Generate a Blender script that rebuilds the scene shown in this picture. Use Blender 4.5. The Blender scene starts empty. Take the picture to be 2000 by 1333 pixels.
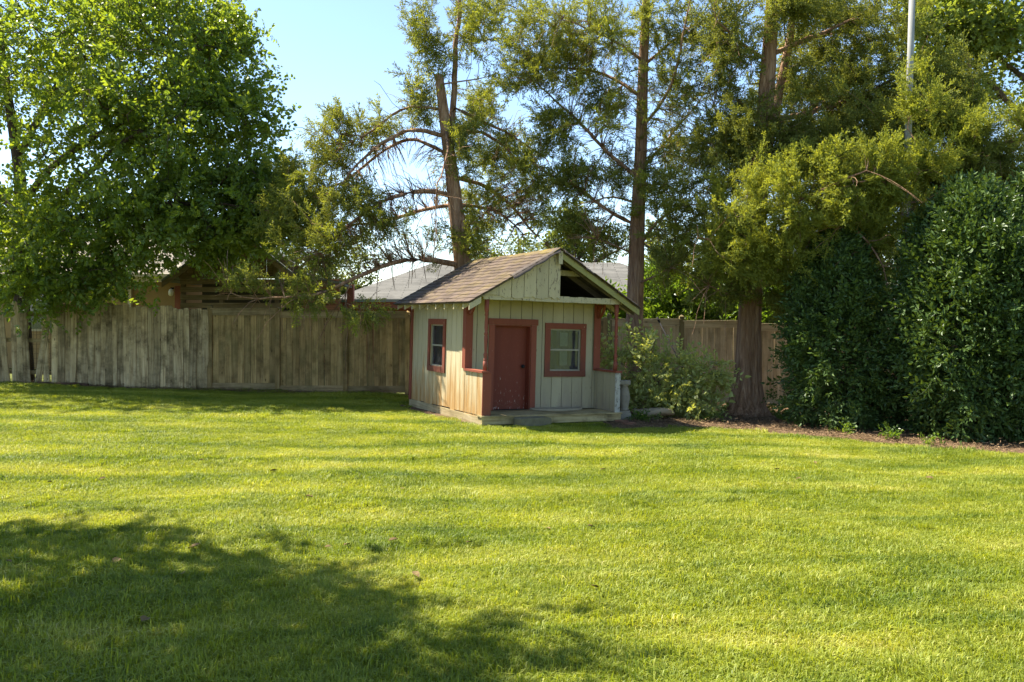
import bpy, math, random
import numpy as np
from mathutils import Vector, Matrix, Euler

# ------------------------------------------------------------------ camera, sky, sun, exposure
SC = bpy.context.scene
COL = SC.collection
CAMZ = 1.6
FPX = 1650.0            # focal length in pixels of the 2000 px wide photograph
HOR = 612.0             # horizon row
cam_d = bpy.data.cameras.new('camera')
cam = bpy.data.objects.new('camera', cam_d); COL.objects.link(cam)
cam.location = (0, 0, CAMZ); cam.rotation_euler = (math.radians(90), 0, 0)
cam_d.sensor_width = 36; cam_d.lens = 36*FPX/2000
cam_d.shift_y = -(666.5-HOR)/2000
cam_d.clip_start = .05; cam_d.clip_end = 2000
SC.camera = cam

SUN_EL = math.radians(57)
SX, SY = -0.88, 0.47    # horizontal direction towards the sun
_l = math.hypot(SX, SY); SX /= _l; SY /= _l
world = bpy.data.worlds.new('World'); SC.world = world; world.use_nodes = True
wn = world.node_tree; wn.nodes.clear()
sky = wn.nodes.new('ShaderNodeTexSky'); sky.sky_type = 'NISHITA'; sky.sun_disc = False
sky.sun_elevation = SUN_EL; sky.sun_rotation = math.atan2(SX, SY)
sky.air_density = 1.0; sky.dust_density = 0.4; sky.ozone_density = 3.0
bg = wn.nodes.new('ShaderNodeBackground'); bg.inputs['Strength'].default_value = .074
wo = wn.nodes.new('ShaderNodeOutputWorld')
wn.links.new(sky.outputs[0], bg.inputs[0]); wn.links.new(bg.outputs[0], wo.inputs[0])
sun_d = bpy.data.lights.new('sun', 'SUN'); sun_d.energy = 4.2; sun_d.angle = math.radians(.53)
sun_d.color = (1, .94, .80)
sun = bpy.data.objects.new('sun', sun_d); COL.objects.link(sun)
sun.location = (-20, 20, 30)
sun.rotation_euler = Vector((SX*math.cos(SUN_EL), SY*math.cos(SUN_EL), math.sin(SUN_EL))).to_track_quat('Z', 'Y').to_euler()
SC.view_settings.view_transform = 'Standard'; SC.view_settings.look = 'None'
SC.view_settings.exposure = 1.98; SC.view_settings.gamma = 1
try:
    SC.cycles.max_bounces = 6; SC.cycles.diffuse_bounces = 3; SC.cycles.transparent_max_bounces = 8
    SC.cycles.use_denoising = True
except Exception: pass

rng = np.random.default_rng(11)
random.seed(11)

# ------------------------------------------------------------------ helpers
def P(px, py, Y):
    return np.array([(px-1000)/FPX*Y, Y, CAMZ-(py-HOR)/FPX*Y])

def gz(x, y):
    yy = np.clip(y, 0, 24); xx = np.clip(x, -30, 30)
    b = .018*np.sin(.9*xx+.6*yy)+.012*np.sin(1.7*xx-1.1*yy+1)
    return -.0145*yy-.028*xx*np.clip(yy/14, 0, 1)+b*.7

def tag(o, label=None, cat=None, group=None, kind=None):
    if label: o['label'] = label
    if cat: o['category'] = cat
    if group: o['group'] = group
    if kind: o['kind'] = kind
    return o

def link(o, parent=None):
    COL.objects.link(o)
    if parent is not None: o.parent = parent
    return o

def empty(name, loc=(0, 0, 0), rot=(0, 0, 0)):
    o = bpy.data.objects.new(name, None); o.empty_display_size = .2
    o.location = loc; o.rotation_euler = rot
    return link(o)

class MB:
    def __init__(s): s.v = []; s.f = []
    def add(s, v, f):
        n = len(s.v); s.v += [tuple(p) for p in v]; s.f += [tuple(i+n for i in q) for q in f]; return s
    def box(s, x0, x1, y0, y1, z0, z1, M=None):
        v = [(x, y, z) for x in (x0, x1) for y in (y0, y1) for z in (z0, z1)]
        if M is not None: v = [tuple(M @ Vector(p)) for p in v]
        return s.add(v, [(0, 1, 3, 2), (4, 6, 7, 5), (0, 4, 5, 1), (2, 3, 7, 6), (0, 2, 6, 4), (1, 5, 7, 3)])
    def prism(s, poly, a0, a1, axis='y'):
        n = len(poly)
        def mk(p, a): return {'y': (p[0], a, p[1]), 'x': (a, p[0], p[1]), 'z': (p[0], p[1], a)}[axis]
        v = [mk(p, a0) for p in poly]+[mk(p, a1) for p in poly]
        f = [tuple(range(n)), tuple(range(2*n-1, n-1, -1))]+[(i, i+n, (i+1) % n+n, (i+1) % n) for i in range(n)]
        return s.add(v, f)
    def tube(s, pts, rad, n=6, cap=True):
        pts = [np.array(p, float) for p in pts]; m = len(pts); V = []
        if np.isscalar(rad): rad = [rad]*m
        for i in range(m):
            d = pts[min(i+1, m-1)]-pts[max(i-1, 0)]; d = d/(np.linalg.norm(d)+1e-9)
            a = np.array([1., 0, 0]) if abs(d[0]) < .8 else np.array([0, 1., 0])
            e = np.cross(d, a); e /= np.linalg.norm(e); g = np.cross(d, e)
            for k in range(n):
                t = 2*math.pi*k/n; V.append(pts[i]+rad[i]*(math.cos(t)*e+math.sin(t)*g))
        F = [(i*n+k, i*n+(k+1) % n, (i+1)*n+(k+1) % n, (i+1)*n+k) for i in range(m-1) for k in range(n)]
        if cap: F += [tuple(range(n-1, -1, -1)), tuple(range((m-1)*n, m*n))]
        return s.add(V, F)
    def lathe(s, prof, cx, cy, n=14):
        m = len(prof)
        V = [(cx+r*math.cos(2*math.pi*k/n), cy+r*math.sin(2*math.pi*k/n), z) for r, z in prof for k in range(n)]
        F = [(i*n+k, i*n+(k+1) % n, (i+1)*n+(k+1) % n, (i+1)*n+k) for i in range(m-1) for k in range(n)]
        F += [tuple(range(n-1, -1, -1)), tuple(range((m-1)*n, m*n))]
        return s.add(V, F)
    def mesh(s, name, mat=None, smooth=False):
        me = bpy.data.meshes.new(name); me.from_pydata(s.v, [], s.f); me.update()
        if mat: me.materials.append(mat)
        if smooth:
            for p in me.polygons: p.use_smooth = True
        return me
    def build(s, name, mat, parent=None, smooth=False, off=None):
        if off is not None: s.v = [(a-off[0], b-off[1], c-off[2]) for a, b, c in s.v]
        return link(bpy.data.objects.new(name, s.mesh(name, mat, smooth)), parent)

def np_mesh(name, V, F, mat=None, smooth=False):
    """V: Nx3 floats, F: list of uniform MxK int arrays"""
    me = bpy.data.meshes.new(name)
    F = [f for f in F if len(f)]
    nl = sum(f.size for f in F); npol = sum(len(f) for f in F)
    me.vertices.add(len(V)); me.vertices.foreach_set('co', np.asarray(V, np.float32).ravel())
    me.loops.add(nl); me.polygons.add(npol)
    me.loops.foreach_set('vertex_index', np.concatenate([f.ravel() for f in F]).astype(np.int32))
    tot = np.concatenate([np.full(len(f), f.shape[1]) for f in F])
    me.polygons.foreach_set('loop_start', np.concatenate([[0], np.cumsum(tot)[:-1]]).astype(np.int32))
    me.update(calc_edges=True); me.validate()
    if smooth: me.polygons.foreach_set('use_smooth', np.ones(npol, bool))
    if mat: me.materials.append(mat)
    return me

# ------------------------------------------------------------------ material helpers
class NT:
    def __init__(s, name):
        s.m = bpy.data.materials.new(name); s.m.use_nodes = True
        s.t = s.m.node_tree; s.t.nodes.clear()
        s.out = s.t.nodes.new('ShaderNodeOutputMaterial')
        s.tc = s.t.nodes.new('ShaderNodeTexCoord'); s.oi = s.t.nodes.new('ShaderNodeObjectInfo')
        s.geo = s.t.nodes.new('ShaderNodeNewGeometry')
    def n(s, typ, ins=None, **kw):
        nd = s.t.nodes.new('ShaderNode'+typ)
        for k, v in kw.items(): setattr(nd, k, v)
        for k, v in (ins or {}).items():
            if isinstance(v, bpy.types.NodeSocket): s.t.links.new(v, nd.inputs[k])
            else: nd.inputs[k].default_value = v
        return nd
    def math(s, op, a, b=0., clamp=False):
        return s.n('Math', {0: a, 1: b}, operation=op, use_clamp=clamp).outputs[0]
    def vmul(s, v, k): return s.n('VectorMath', {0: v, 1: k}, operation='MULTIPLY').outputs[0]
    def vadd(s, v, k): return s.n('VectorMath', {0: v, 1: k}, operation='ADD').outputs[0]
    def objvec(s):
        r = s.n('CombineXYZ', {0: s.math('MULTIPLY', s.oi.outputs['Random'], 37.), 1: s.math('MULTIPLY', s.oi.outputs['Random'], 91.), 2: s.math('MULTIPLY', s.oi.outputs['Random'], 53.)})
        return s.vadd(s.tc.outputs['Object'], r.outputs[0])
    def noise(s, v, scale, detail=4., rough=.55, dist=0.):
        return s.n('TexNoise', {'Vector': v, 'Scale': scale, 'Detail': detail, 'Roughness': rough, 'Distortion': dist}).outputs[0]
    def ramp(s, f, *stops):
        nd = s.n('ValToRGB', {0: f}); e = nd.color_ramp.elements
        while len(e) < len(stops): e.new(.5)
        for el, (p, c) in zip(e, stops):
            el.position = p; el.color = (c, c, c, 1) if np.isscalar(c) else (*c, 1)
        return nd.outputs[0]
    def mix(s, f, a, b, blend='MIX'):
        nd = s.n('Mix', None, data_type='RGBA', blend_type=blend)
        for i, v in ((0, f), (6, a), (7, b)):
            if isinstance(v, bpy.types.NodeSocket): s.t.links.new(v, nd.inputs[i])
            elif i == 0: nd.inputs[0].default_value = v
            else: nd.inputs[i].default_value = (*v, 1) if len(v) == 3 else v
        return nd.outputs[2]
    def scale(s, c, f):   # colour times scalar socket
        return s.n('VectorMath', {0: c, 'Scale': f}, operation='SCALE').outputs[0]
    def sep(s, v): return s.n('SeparateXYZ', {0: v}).outputs
    def done(s, col, rough=.8, bump=None, bs=.3, bd=.01, spec=.3, metallic=0.):
        b = s.n('BsdfPrincipled', {'Base Color': col if isinstance(col, bpy.types.NodeSocket) else (*col, 1), 'Roughness': rough, 'Metallic': metallic, 'Specular IOR Level': spec})
        if bump is not None:
            bn = s.n('Bump', {'Height': bump, 'Strength': bs, 'Distance': bd}); s.t.links.new(bn.outputs[0], b.inputs['Normal'])
        s.t.links.new(b.outputs[0], s.out.inputs[0]); return s.m

def wood_mat(name, c0, c1, c2, axis=2, stain=.5, green=.0, bright=.35):
    s = NT(name); v = s.objvec()
    k = [26., 26., 26.]; k[axis] = 1.3
    g = s.noise(s.vmul(v, tuple(k)), 1., 6, .65, .6)
    col = s.ramp(g, (.28, c0), (.5, c1), (.75, c2))
    k2 = [5., 5., 5.]; k2[axis] = 2.2
    kn = s.n('TexVoronoi', {'Vector': s.vmul(v, tuple(k2)), 'Scale': 1.3}).outputs['Distance']
    col = s.mix(s.ramp(kn, (.05, .85), (.12, 0.)), col, tuple(x*.35 for x in c0))
    big = s.noise(v, 2.2, 5, .7)
    col = s.mix(s.math('MULTIPLY', s.ramp(big, (.45, 0.), (.68, 1.)), stain), col, tuple(x*.3 for x in c0))
    if green:
        g2 = s.noise(v, 1.4, 4, .6)
        col = s.mix(s.math('MULTIPLY', s.ramp(g2, (.4, 0.), (.65, 1.)), green), col, (.075, .085, .03))
    rnd = s.math('ADD', s.math('MULTIPLY', s.oi.outputs['Random'], bright), 1-bright/2)
    col = s.scale(col, rnd)
    return s.done(col, .85, g, .5, .006, .15)

def foliage_mat(name, dark, light, trans=.45, rough=.5, spec=.35, tcol=1.7, back=None):
    s = NT(name)
    r = s.oi.outputs['Random']
    big = s.noise(s.geo.outputs['Position'], .55, 3, .6)
    a = s.n('Attribute', attribute_name='bc').outputs['Fac']
    f = s.math('ADD', s.math('MULTIPLY', r, .4), s.math('MULTIPLY', big, .45))
    f = s.math('ADD', f, s.math('MULTIPLY', a, .35), True)
    col = s.mix(f, dark, light)
    b = s.n('BsdfPrincipled', {'Base Color': col, 'Roughness': rough, 'Specular IOR Level': spec})
    tc = s.n('VectorMath', {0: col, 1: (tcol*1.15, tcol, tcol*.35)}, operation='MULTIPLY').outputs[0]
    t = s.n('BsdfTranslucent', {'Color': tc})
    mx = s.n('MixShader', {0: trans, 1: b.outputs[0], 2: t.outputs[0]})
    s.t.links.new(mx.outputs[0], s.out.inputs[0]); return s.m

def bark_mat(name, c0, c1, c2, kz=1.8, k=19.):
    s = NT(name); p = s.geo.outputs['Position']
    g = s.noise(s.vmul(p, (k, k, kz)), 1., 6, .7, .8)
    w = s.noise(s.vmul(p, (k*.4, k*.4, kz*.5)), 1., 3, .6, .4)
    col = s.ramp(g, (.3, c0), (.52, c1), (.72, c2))
    col = s.mix(s.ramp(w, (.35, 0.), (.6, .6)), col, c0)
    return s.done(col, .9, s.math('ADD', g, s.math('MULTIPLY', w, 1.6)), 1., .07, .1)

def paint_mat(name, base, under, wear=.5, grime=(.13, .10, .05), grime_top=.7, chips=0., lighten=None):
    """old paint: faded, stained by mud splash near the bottom, flaking to the wood"""
    s = NT(name); v = s.tc.outputs['Object']; z = s.sep(v)[2]
    st = s.noise(s.vmul(v, (9, 9, 1.1)), 1., 5, .65)
    col = s.mix(s.ramp(st, (.3, .0), (.75, .35)), base, tuple(x*.62 for x in base))
    rnd = s.math('ADD', s.math('MULTIPLY', s.oi.outputs['Random'], .16), .92)
    col = s.scale(col, rnd)
    h = s.math('DIVIDE', z, grime_top)
    gsel = s.math('ADD', s.math('SUBTRACT', 1., h), s.math('MULTIPLY', s.math('SUBTRACT', st, .5), 2.6))
    col = s.mix(s.math('MULTIPLY', s.ramp(gsel, (.2, 0.), (.9, 1.)), .85), col, grime)
    fl = s.noise(s.vmul(v, (30, 30, 11)), 1., 6, .7)
    pf = s.ramp(fl, (.72-wear*.12, 0.), (.76-wear*.12, 1.))
    col = s.mix(pf, col, under)
    if chips:
        c = s.noise(s.vmul(v, (60, 60, 10)), 1., 4, .6)
        hh = s.math('SUBTRACT', c, s.math('MULTIPLY', z, chips))
        col = s.mix(s.ramp(hh, (.60, 0.), (.64, .9)), col, (.6, .52, .44))
        c2 = s.n('TexVoronoi', {'Vector': s.vmul(v, (26, 26, 26)), 'Scale': 1.}).outputs['Distance']
        col = s.mix(s.ramp(c2, (.05, .6), (.07, 0.)), col, (.42, .33, .27))
    bump = s.math('ADD', s.math('MULTIPLY', pf, -.6), st)
    return s.done(col, .65, bump, .35, .004, .3)

def shingle_mat(name, c0, c1, moss=.0, rows=None):
    s = NT(name); v = s.objvec()
    g = s.noise(v, 60, 4, .7)
    b = s.noise(s.tc.outputs['Object'], 1.7, 5, .65)
    col = s.mix(g, c0, c1)
    rnd = s.math('ADD', s.math('MULTIPLY', s.oi.outputs['Random'], .5), .75)
    col = s.scale(col, rnd)
    col = s.mix(s.ramp(b, (.45, 0.), (.7, .5)), col, tuple(x*.5 for x in c0))
    if moss:
        m = s.noise(s.geo.outputs['Position'], 3.1, 5, .7)
        col = s.mix(s.math('MULTIPLY', s.ramp(m, (.5-.12*moss, 0.), (.66, 1.)), moss), col, (.20, .15, .03))
    bump = g
    if rows:
        br = s.n('TexBrick', {'Vector': s.tc.outputs['UV'], 'Scale': 1., 'Brick Width': .9, 'Row Height': rows, 'Mortar Size': .012,
                              'Color1': (.8, .8, .8, 1), 'Color2': (1.15, 1.15, 1.15, 1), 'Mortar': (.35, .35, .35, 1)})
        col = s.mix(1., col, br.outputs[0], 'MULTIPLY')
    return s.done(col, .9, bump, .5, .004, .15)

def plain(name, c, rough=.7, spec=.3, var=.3, sc=6., metallic=0.):
    s = NT(name); v = s.objvec()
    g = s.noise(v, sc, 5, .65)
    col = s.mix(g, tuple(x*(1-var) for x in c), tuple(min(1, x*(1+var)) for x in c))
    return s.done(col, rough, g, .25, .006, spec, metallic)

M_ = {}
M_['fence_old'] = wood_mat('old grey fence wood', (.20, .13, .058), (.47, .345, .175), (.66, .53, .31), 2, .85, .2, .6)
M_['fence_panel'] = wood_mat('olive brown fence wood', (.18, .112, .038), (.36, .24, .096), (.49, .35, .155), 2, .6, .35, .55)
M_['fence_right'] = wood_mat('pale tan fence wood', (.36, .26, .14), (.60, .46, .27), (.72, .60, .39), 2, .4, .1, .35)
M_['rail_old'] = wood_mat('fence rail wood', (.16, .105, .045), (.31, .22, .105), (.43, .325, .175), 0, .5, .3, .3)
M_['rail_right'] = wood_mat('pale fence rail wood', (.38, .29, .165), (.60, .48, .29), (.72, .6, .40), 0, .3, .1, .2)
M_['post_gold'] = wood_mat('treated fence post wood', (.13, .10, .045), (.24, .19, .09), (.33, .26, .14), 2, .3, .35, .2)
M_['rot'] = wood_mat('rotting reddish board', (.06, .03, .02), (.13, .07, .045), (.2, .12, .08), 0, .5, .1, .3)
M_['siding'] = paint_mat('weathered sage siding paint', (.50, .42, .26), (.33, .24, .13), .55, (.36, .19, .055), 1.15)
M_['siding_porch'] = paint_mat('shade-toned sage siding paint', (.40, .345, .215), (.22, .17, .10), .75, (.30, .245, .17), .55)  # same siding paint, base darkened so the colour carries the porch front's shade
M_['gable'] = paint_mat('peeling cream gable paint', (.48, .40, .235), (.20, .155, .09), 1.25, (.3, .25, .15), .1)
M_['cream'] = paint_mat('cream trim paint', (.48, .41, .245), (.16, .12, .065), 1.25, (.3, .25, .12), .1)
M_['rake'] = paint_mat('mossy rake board paint', (.30, .28, .10), (.13, .10, .05), 1.1, (.2, .2, .05), .1)
M_['red'] = paint_mat('faded barn red paint', (.235, .062, .033), (.44, .32, .22), .5, (.15, .05, .03), .35)
M_['door'] = paint_mat('scuffed red door paint', (.20, .043, .022), (.34, .22, .16), .15, (.14, .04, .02), .4, .13)
M_['peeled'] = paint_mat('peeled white post paint', (.42, .40, .33), (.1, .08, .06), 1.5, (.3, .26, .18), .1)
M_['deck'] = wood_mat('weathered deck wood', (.20, .145, .06), (.40, .31, .15), (.54, .45, .25), 0, .85, .25, .25)
M_['skirt'] = wood_mat('muddy skirt board', (.24, .17, .08), (.40, .31, .17), (.52, .43, .27), 1, .35, .1, .2)
M_['dark_in'] = plain('dark interior wood', (.05, .04, .03))
M_['rafter'] = wood_mat('bare rafter wood', (.06, .045, .025), (.12, .09, .05), (.18, .14, .08), 0, .4, .2, .2)
M_['shingle'] = shingle_mat('brown asphalt shingle', (.060, .042, .032), (.135, .098, .076), .3)
M_['ridge'] = shingle_mat('mossy ridge shingle', (.075, .052, .034), (.15, .11, .07), .8)
M_['curl'] = shingle_mat('curled grey shingle', (.06, .046, .038), (.13, .105, .09), .2)
M_['roof_green'] = shingle_mat('grey green roof shingles', (.12, .125, .10), (.21, .215, .18), 0, .14)
M_['roof_grey'] = shingle_mat('pale grey roof shingles', (.10, .095, .085), (.185, .175, .155), 0, .14)
M_['roof_brown'] = shingle_mat('faded tan roof shingles', (.22, .19, .15), (.38, .33, .27), 0, .14)
M_['alu'] = plain('old window sash', (.30, .27, .20), .5, .4, .3, 12)
M_['cast'] = plain('cast stone', (.27, .24, .18), .9, .2, .45, 14)
M_['stone'] = plain('rough tan stone', (.30, .235, .15), .9, .2, .5, 9)
M_['block'] = plain('mossy step block', (.17, .15, .09), .9, .15, .5, 12)
M_['brick'] = plain('old red brick', (.20, .095, .06), .9, .15, .35, 10)
M_['mat'] = plain('grey worn mat', (.33, .28, .19), .95, .1, .35, 12)
M_['iron'] = plain('dark iron', (.02, .02, .022), .8, .15, .3)
M_['pole'] = plain('weathered white pole paint', (.29, .285, .265), .75, .15, .35, 4)
M_['tan_wall'] = plain('tan house wall', (.33, .215, .10), .85, .2, .15, 3)
M_['soffit'] = plain('cream house trim', (.52, .44, .30), .6, .3, .1)
M_['redtrim'] = plain('red brown house trim', (.26, .085, .05), .7, .3, .25)
M_['slat'] = wood_mat('brown slat wood', (.10, .07, .035), (.2, .145, .075), (.28, .21, .12), 0, .3, .1, .4)
M_['slat_red'] = wood_mat('reddish slat wood', (.15, .065, .035), (.26, .12, .065), (.33, .17, .1), 0, .3, 0, .3)
M_['gutter'] = plain('green grey gutter', (.16, .25, .2), .5, .4, .1)
M_['lamp'] = plain('white lantern glass', (.75, .68, .58), .4, .4, .1)
M_['wire'] = plain('grey cable', (.3, .3, .3), .6)
M_['paper'] = plain('white paper', (.8, .76, .68), .8, .2, .08, 3)
M_['curtain'] = plain('grey curtain', (.13, .12, .12), .9, .1, .3, 3)
M_['bark_cedar'] = bark_mat('cedar bark', (.17, .092, .052), (.45, .275, .165), (.62, .44, .295))
M_['bark_twig'] = bark_mat('dry cedar twig bark', (.15, .095, .06), (.29, .205, .135), (.42, .32, .225))
M_['bark_dark'] = bark_mat('dark tree bark', (.06, .042, .03), (.14, .10, .07), (.22, .165, .12))
M_['fol_broad'] = foliage_mat('broad leaf', (.045, .105, .022), (.19, .245, .034), .5, .42, .45, 1.9)
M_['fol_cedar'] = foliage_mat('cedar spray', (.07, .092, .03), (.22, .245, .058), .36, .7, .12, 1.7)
M_['fol_cedar_lit'] = foliage_mat('sun-tinted cedar spray', (.09, .125, .026), (.29, .32, .06), .4, .7, .12, 1.65)  # brighter copy of the cedar spray, sunlight on the boughs put into its colour
M_['fol_holly'] = foliage_mat('holly leaf', (.026, .058, .015), (.095, .15, .034), .2, .42, .28, 1.7)
M_['fol_shrub'] = foliage_mat('shrub leaf', (.19, .25, .07), (.42, .45, .17), .4, .42, .35, 1.5)
M_['fol_laurel'] = foliage_mat('laurel leaf', (.03, .08, .012), (.13, .2, .025), .42, .35, .5, 2.0)
M_['fol_maple'] = foliage_mat('maple leaf', (.08, .14, .03), (.21, .25, .06), .5, .5, .3, 1.9)
M_['fol_far'] = foliage_mat('background leaf', (.05, .085, .022), (.15, .175, .05), .4, .6, .2, 1.7)

def grass_material():
    s = NT('lawn grass'); p = s.geo.outputs['Position']
    a = s.n('Attribute', attribute_name='bc').outputs['Fac']
    x, y, z = s.sep(p)
    wob = s.noise(s.vmul(p, (.25, .25, 0)), 1., 3, .5)
    band = s.math('SINE', s.math('ADD', s.math('MULTIPLY', s.math('SUBTRACT', y, s.math('MULTIPLY', x, .10)), 5.2), s.math('MULTIPLY', wob, 8.)))
    big = s.noise(s.vmul(p, (.5, 1.1, 0)), 1.2, 5, .65)
    f = s.math('ADD', s.math('MULTIPLY', a, .42), s.math('MULTIPLY', s.math('ADD', s.math('MULTIPLY', s.math('SUBTRACT', big, .5), 2.3), .5), .62))
    ln = s.math('SINE', s.math('ADD', s.math('MULTIPLY', s.math('SUBTRACT', y, s.math('MULTIPLY', x, .13)), 5.6), s.math('MULTIPLY', wob, 5.)))
    f = s.math('SUBTRACT', f, s.math('MULTIPLY', s.ramp(ln, (.86, 0.), (.97, 1.)), .16))
    f = s.math('ADD', f, s.math('MULTIPLY', band, .10), True)
    col = s.ramp(f, (.12, (.09, .14, .012)), (.5, (.22, .255, .022)), (.8, (.34, .345, .05)), (1., (.44, .40, .14)))
    b = s.n('BsdfPrincipled', {'Base Color': col, 'Roughness': .55, 'Specular IOR Level': .3})
    tc = s.n('VectorMath', {0: col, 1: (1.9, 1.8, .6)}, operation='MULTIPLY').outputs[0]
    t = s.n('BsdfTranslucent', {'Color': tc})
    mx = s.n('MixShader', {0: .33, 1: b.outputs[0], 2: t.outputs[0]})
    s.t.links.new(mx.outputs[0], s.out.inputs[0]); return s.m
M_['grass'] = grass_material()

def soil_material():
    s = NT('lawn soil and thatch'); p = s.geo.outputs['Position']
    a = s.noise(p, 9, 6, .7); b = s.noise(p, .35, 4, .6)
    col = s.mix(a, (.05, .065, .014), (.13, .135, .035))
    col = s.mix(s.ramp(b, (.4, 0.), (.7, .5)), col, (.10, .12, .025))
    return s.done(col, .95, a, .6, .02, .1)
M_['soil'] = soil_material()

def mulch_material(name='bark mulch and pine straw', c0=(.05, .028, .018), c1=(.19, .11, .07)):
    s = NT(name); p = s.geo.outputs['Position']
    a = s.noise(s.vmul(p, (34, 34, 34)), 1., 5, .75); b = s.noise(p, 2.5, 5, .7)
    col = s.mix(a, c0, c1)
    col = s.mix(s.ramp(b, (.4, 0.), (.7, .7)), col, tuple(x*1.25 for x in c1))
    return s.done(col, .95, a, .8, .02, .1)
M_['mulch'] = mulch_material('bark mulch and pine straw', (.04, .026, .016), (.15, .095, .055))
def chip_material():
    s = NT('pine straw litter')
    col = s.mix(s.n('Attribute', attribute_name='bc').outputs['Fac'], (.045, .03, .018), (.30, .195, .105))
    return s.done(col, .9, spec=.1)
M_['chip'] = chip_material()
def glass_material():
    s = NT('dusty window glass')
    g = s.n('BsdfGlossy', {'Color': (.62, .66, .8, 1), 'Roughness': .05})
    t = s.n('BsdfTransparent', {'Color': (.6, .66, .63, 1)})
    d = s.n('BsdfDiffuse', {'Color': (.27, .265, .30, 1)})
    du = s.noise(s.tc.outputs['Object'], 7, 5, .7)
    m1 = s.n('MixShader', {0: s.math('MULTIPLY', s.ramp(du, (.35, .1), (.75, .5)), .4), 1: t.outputs[0], 2: d.outputs[0]})
    fr = s.n('Fresnel', {0: 1.5}).outputs[0]
    m2 = s.n('MixShader', {0: s.math('ADD', fr, .06, True), 1: m1.outputs[0], 2: g.outputs[0]})
    s.t.links.new(m2.outputs[0], s.out.inputs[0]); return s.m
M_['glass'] = glass_material()

# ------------------------------------------------------------------ instanced foliage (geometry nodes on one object)
_groups = {}
def scatter_group(key, sources):
    if key in _groups: return _groups[key]
    g = bpy.data.node_groups.new('scatter_'+key, 'GeometryNodeTree')
    g.interface.new_socket('Geometry', in_out='INPUT', socket_type='NodeSocketGeometry')
    g.interface.new_socket('Geometry', in_out='OUTPUT', socket_type='NodeSocketGeometry')
    gi = g.nodes.new('NodeGroupInput'); go = g.nodes.new('NodeGroupOutput')
    jn = g.nodes.new('GeometryNodeJoinGeometry')
    for so in sources:
        oi = g.nodes.new('GeometryNodeObjectInfo'); oi.inputs['Object'].default_value = so
        ti = g.nodes.new('GeometryNodeGeometryToInstance')
        g.links.new(oi.outputs['Geometry'], ti.inputs[0]); g.links.new(ti.outputs[0], jn.inputs[0])
    ip = g.nodes.new('GeometryNodeInstanceOnPoints'); ip.inputs['Pick Instance'].default_value = True
    def att(name, typ):
        a = g.nodes.new('GeometryNodeInputNamedAttribute'); a.data_type = typ; a.inputs[0].default_value = name
        return [o for o in a.outputs if o.enabled and o.name == 'Attribute'][0]
    er = g.nodes.new('FunctionNodeEulerToRotation')
    g.links.new(att('rot', 'FLOAT_VECTOR'), er.inputs[0]); g.links.new(er.outputs[0], ip.inputs['Rotation'])
    g.links.new(att('idx', 'INT'), ip.inputs['Instance Index'])
    g.links.new(att('sca', 'FLOAT'), ip.inputs['Scale'])
    g.links.new(gi.outputs[0], ip.inputs['Points']); g.links.new(jn.outputs[0], ip.inputs['Instance'])
    g.links.new(ip.outputs[0], go.inputs[0])
    _groups[key] = g; return g

def scatter(name, key, pts, rot, sca, parent=None, off=(0, 0, 0)):
    src = SRC[key]; n = len(pts)
    me = bpy.data.meshes.new(name)
    me.vertices.add(n); me.vertices.foreach_set('co', (np.asarray(pts)-np.array(off)).astype(np.float32).ravel())
    me.attributes.new('rot', 'FLOAT_VECTOR', 'POINT').data.foreach_set('vector', np.asarray(rot, np.float32).ravel())
    me.attributes.new('sca', 'FLOAT', 'POINT').data.foreach_set('value', np.asarray(sca, np.float32))
    me.attributes.new('idx', 'INT', 'POINT').data.foreach_set('value', rng.integers(0, len(src), n).astype(np.int32))
    me.materials.append(src[0].data.materials[0])
    o = link(bpy.data.objects.new(name, me), parent)
    md = o.modifiers.new('scatter', 'NODES'); md.node_group = scatter_group(key, src)
    o['kind'] = 'stuff'
    return o

def leaf_src(name, quads, cols, mat):
    """quads: N x 4 x 3"""
    q = np.asarray(quads, float); n = len(q)
    me = np_mesh(name, q.reshape(-1, 3), [np.arange(n*4).reshape(n, 4)], mat)
    at = me.attributes.new('bc', 'FLOAT', 'POINT')
    at.data.foreach_set('value', np.repeat(np.asarray(cols), 4).astype(np.float32)[:len(me.vertices)])
    return bpy.data.objects.new(name, me)

def unit(v): v = np.asarray(v, float); return v/(np.linalg.norm(v)+1e-9)

def leaf_quads(p, d, up, L, W, fold=.25):
    d = unit(d); s = unit(np.cross(d, up)); u = np.cross(s, d)
    b = p; tip = p+d*L - u*L*.12
    r1 = p+d*L*.3+s*W*.5+u*W*fold; r2 = p+d*L*.68+s*W*.36+u*W*fold*.6
    l1 = p+d*L*.3-s*W*.5+u*W*fold; l2 = p+d*L*.68-s*W*.36+u*W*fold*.6
    return [(b, r1, r2, tip), (b, tip, l2, l1)]

def stem_quads(a, b, w=.004):
    d = unit(b-a); s = unit(np.cross(d, [0.1, .2, 1.])); u = np.cross(s, d)
    return [(a-s*w, a+s*w, b+s*w*.5, b-s*w*.5), (a-u*w, a+u*w, b+u*w*.5, b-u*w*.5)]

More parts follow.
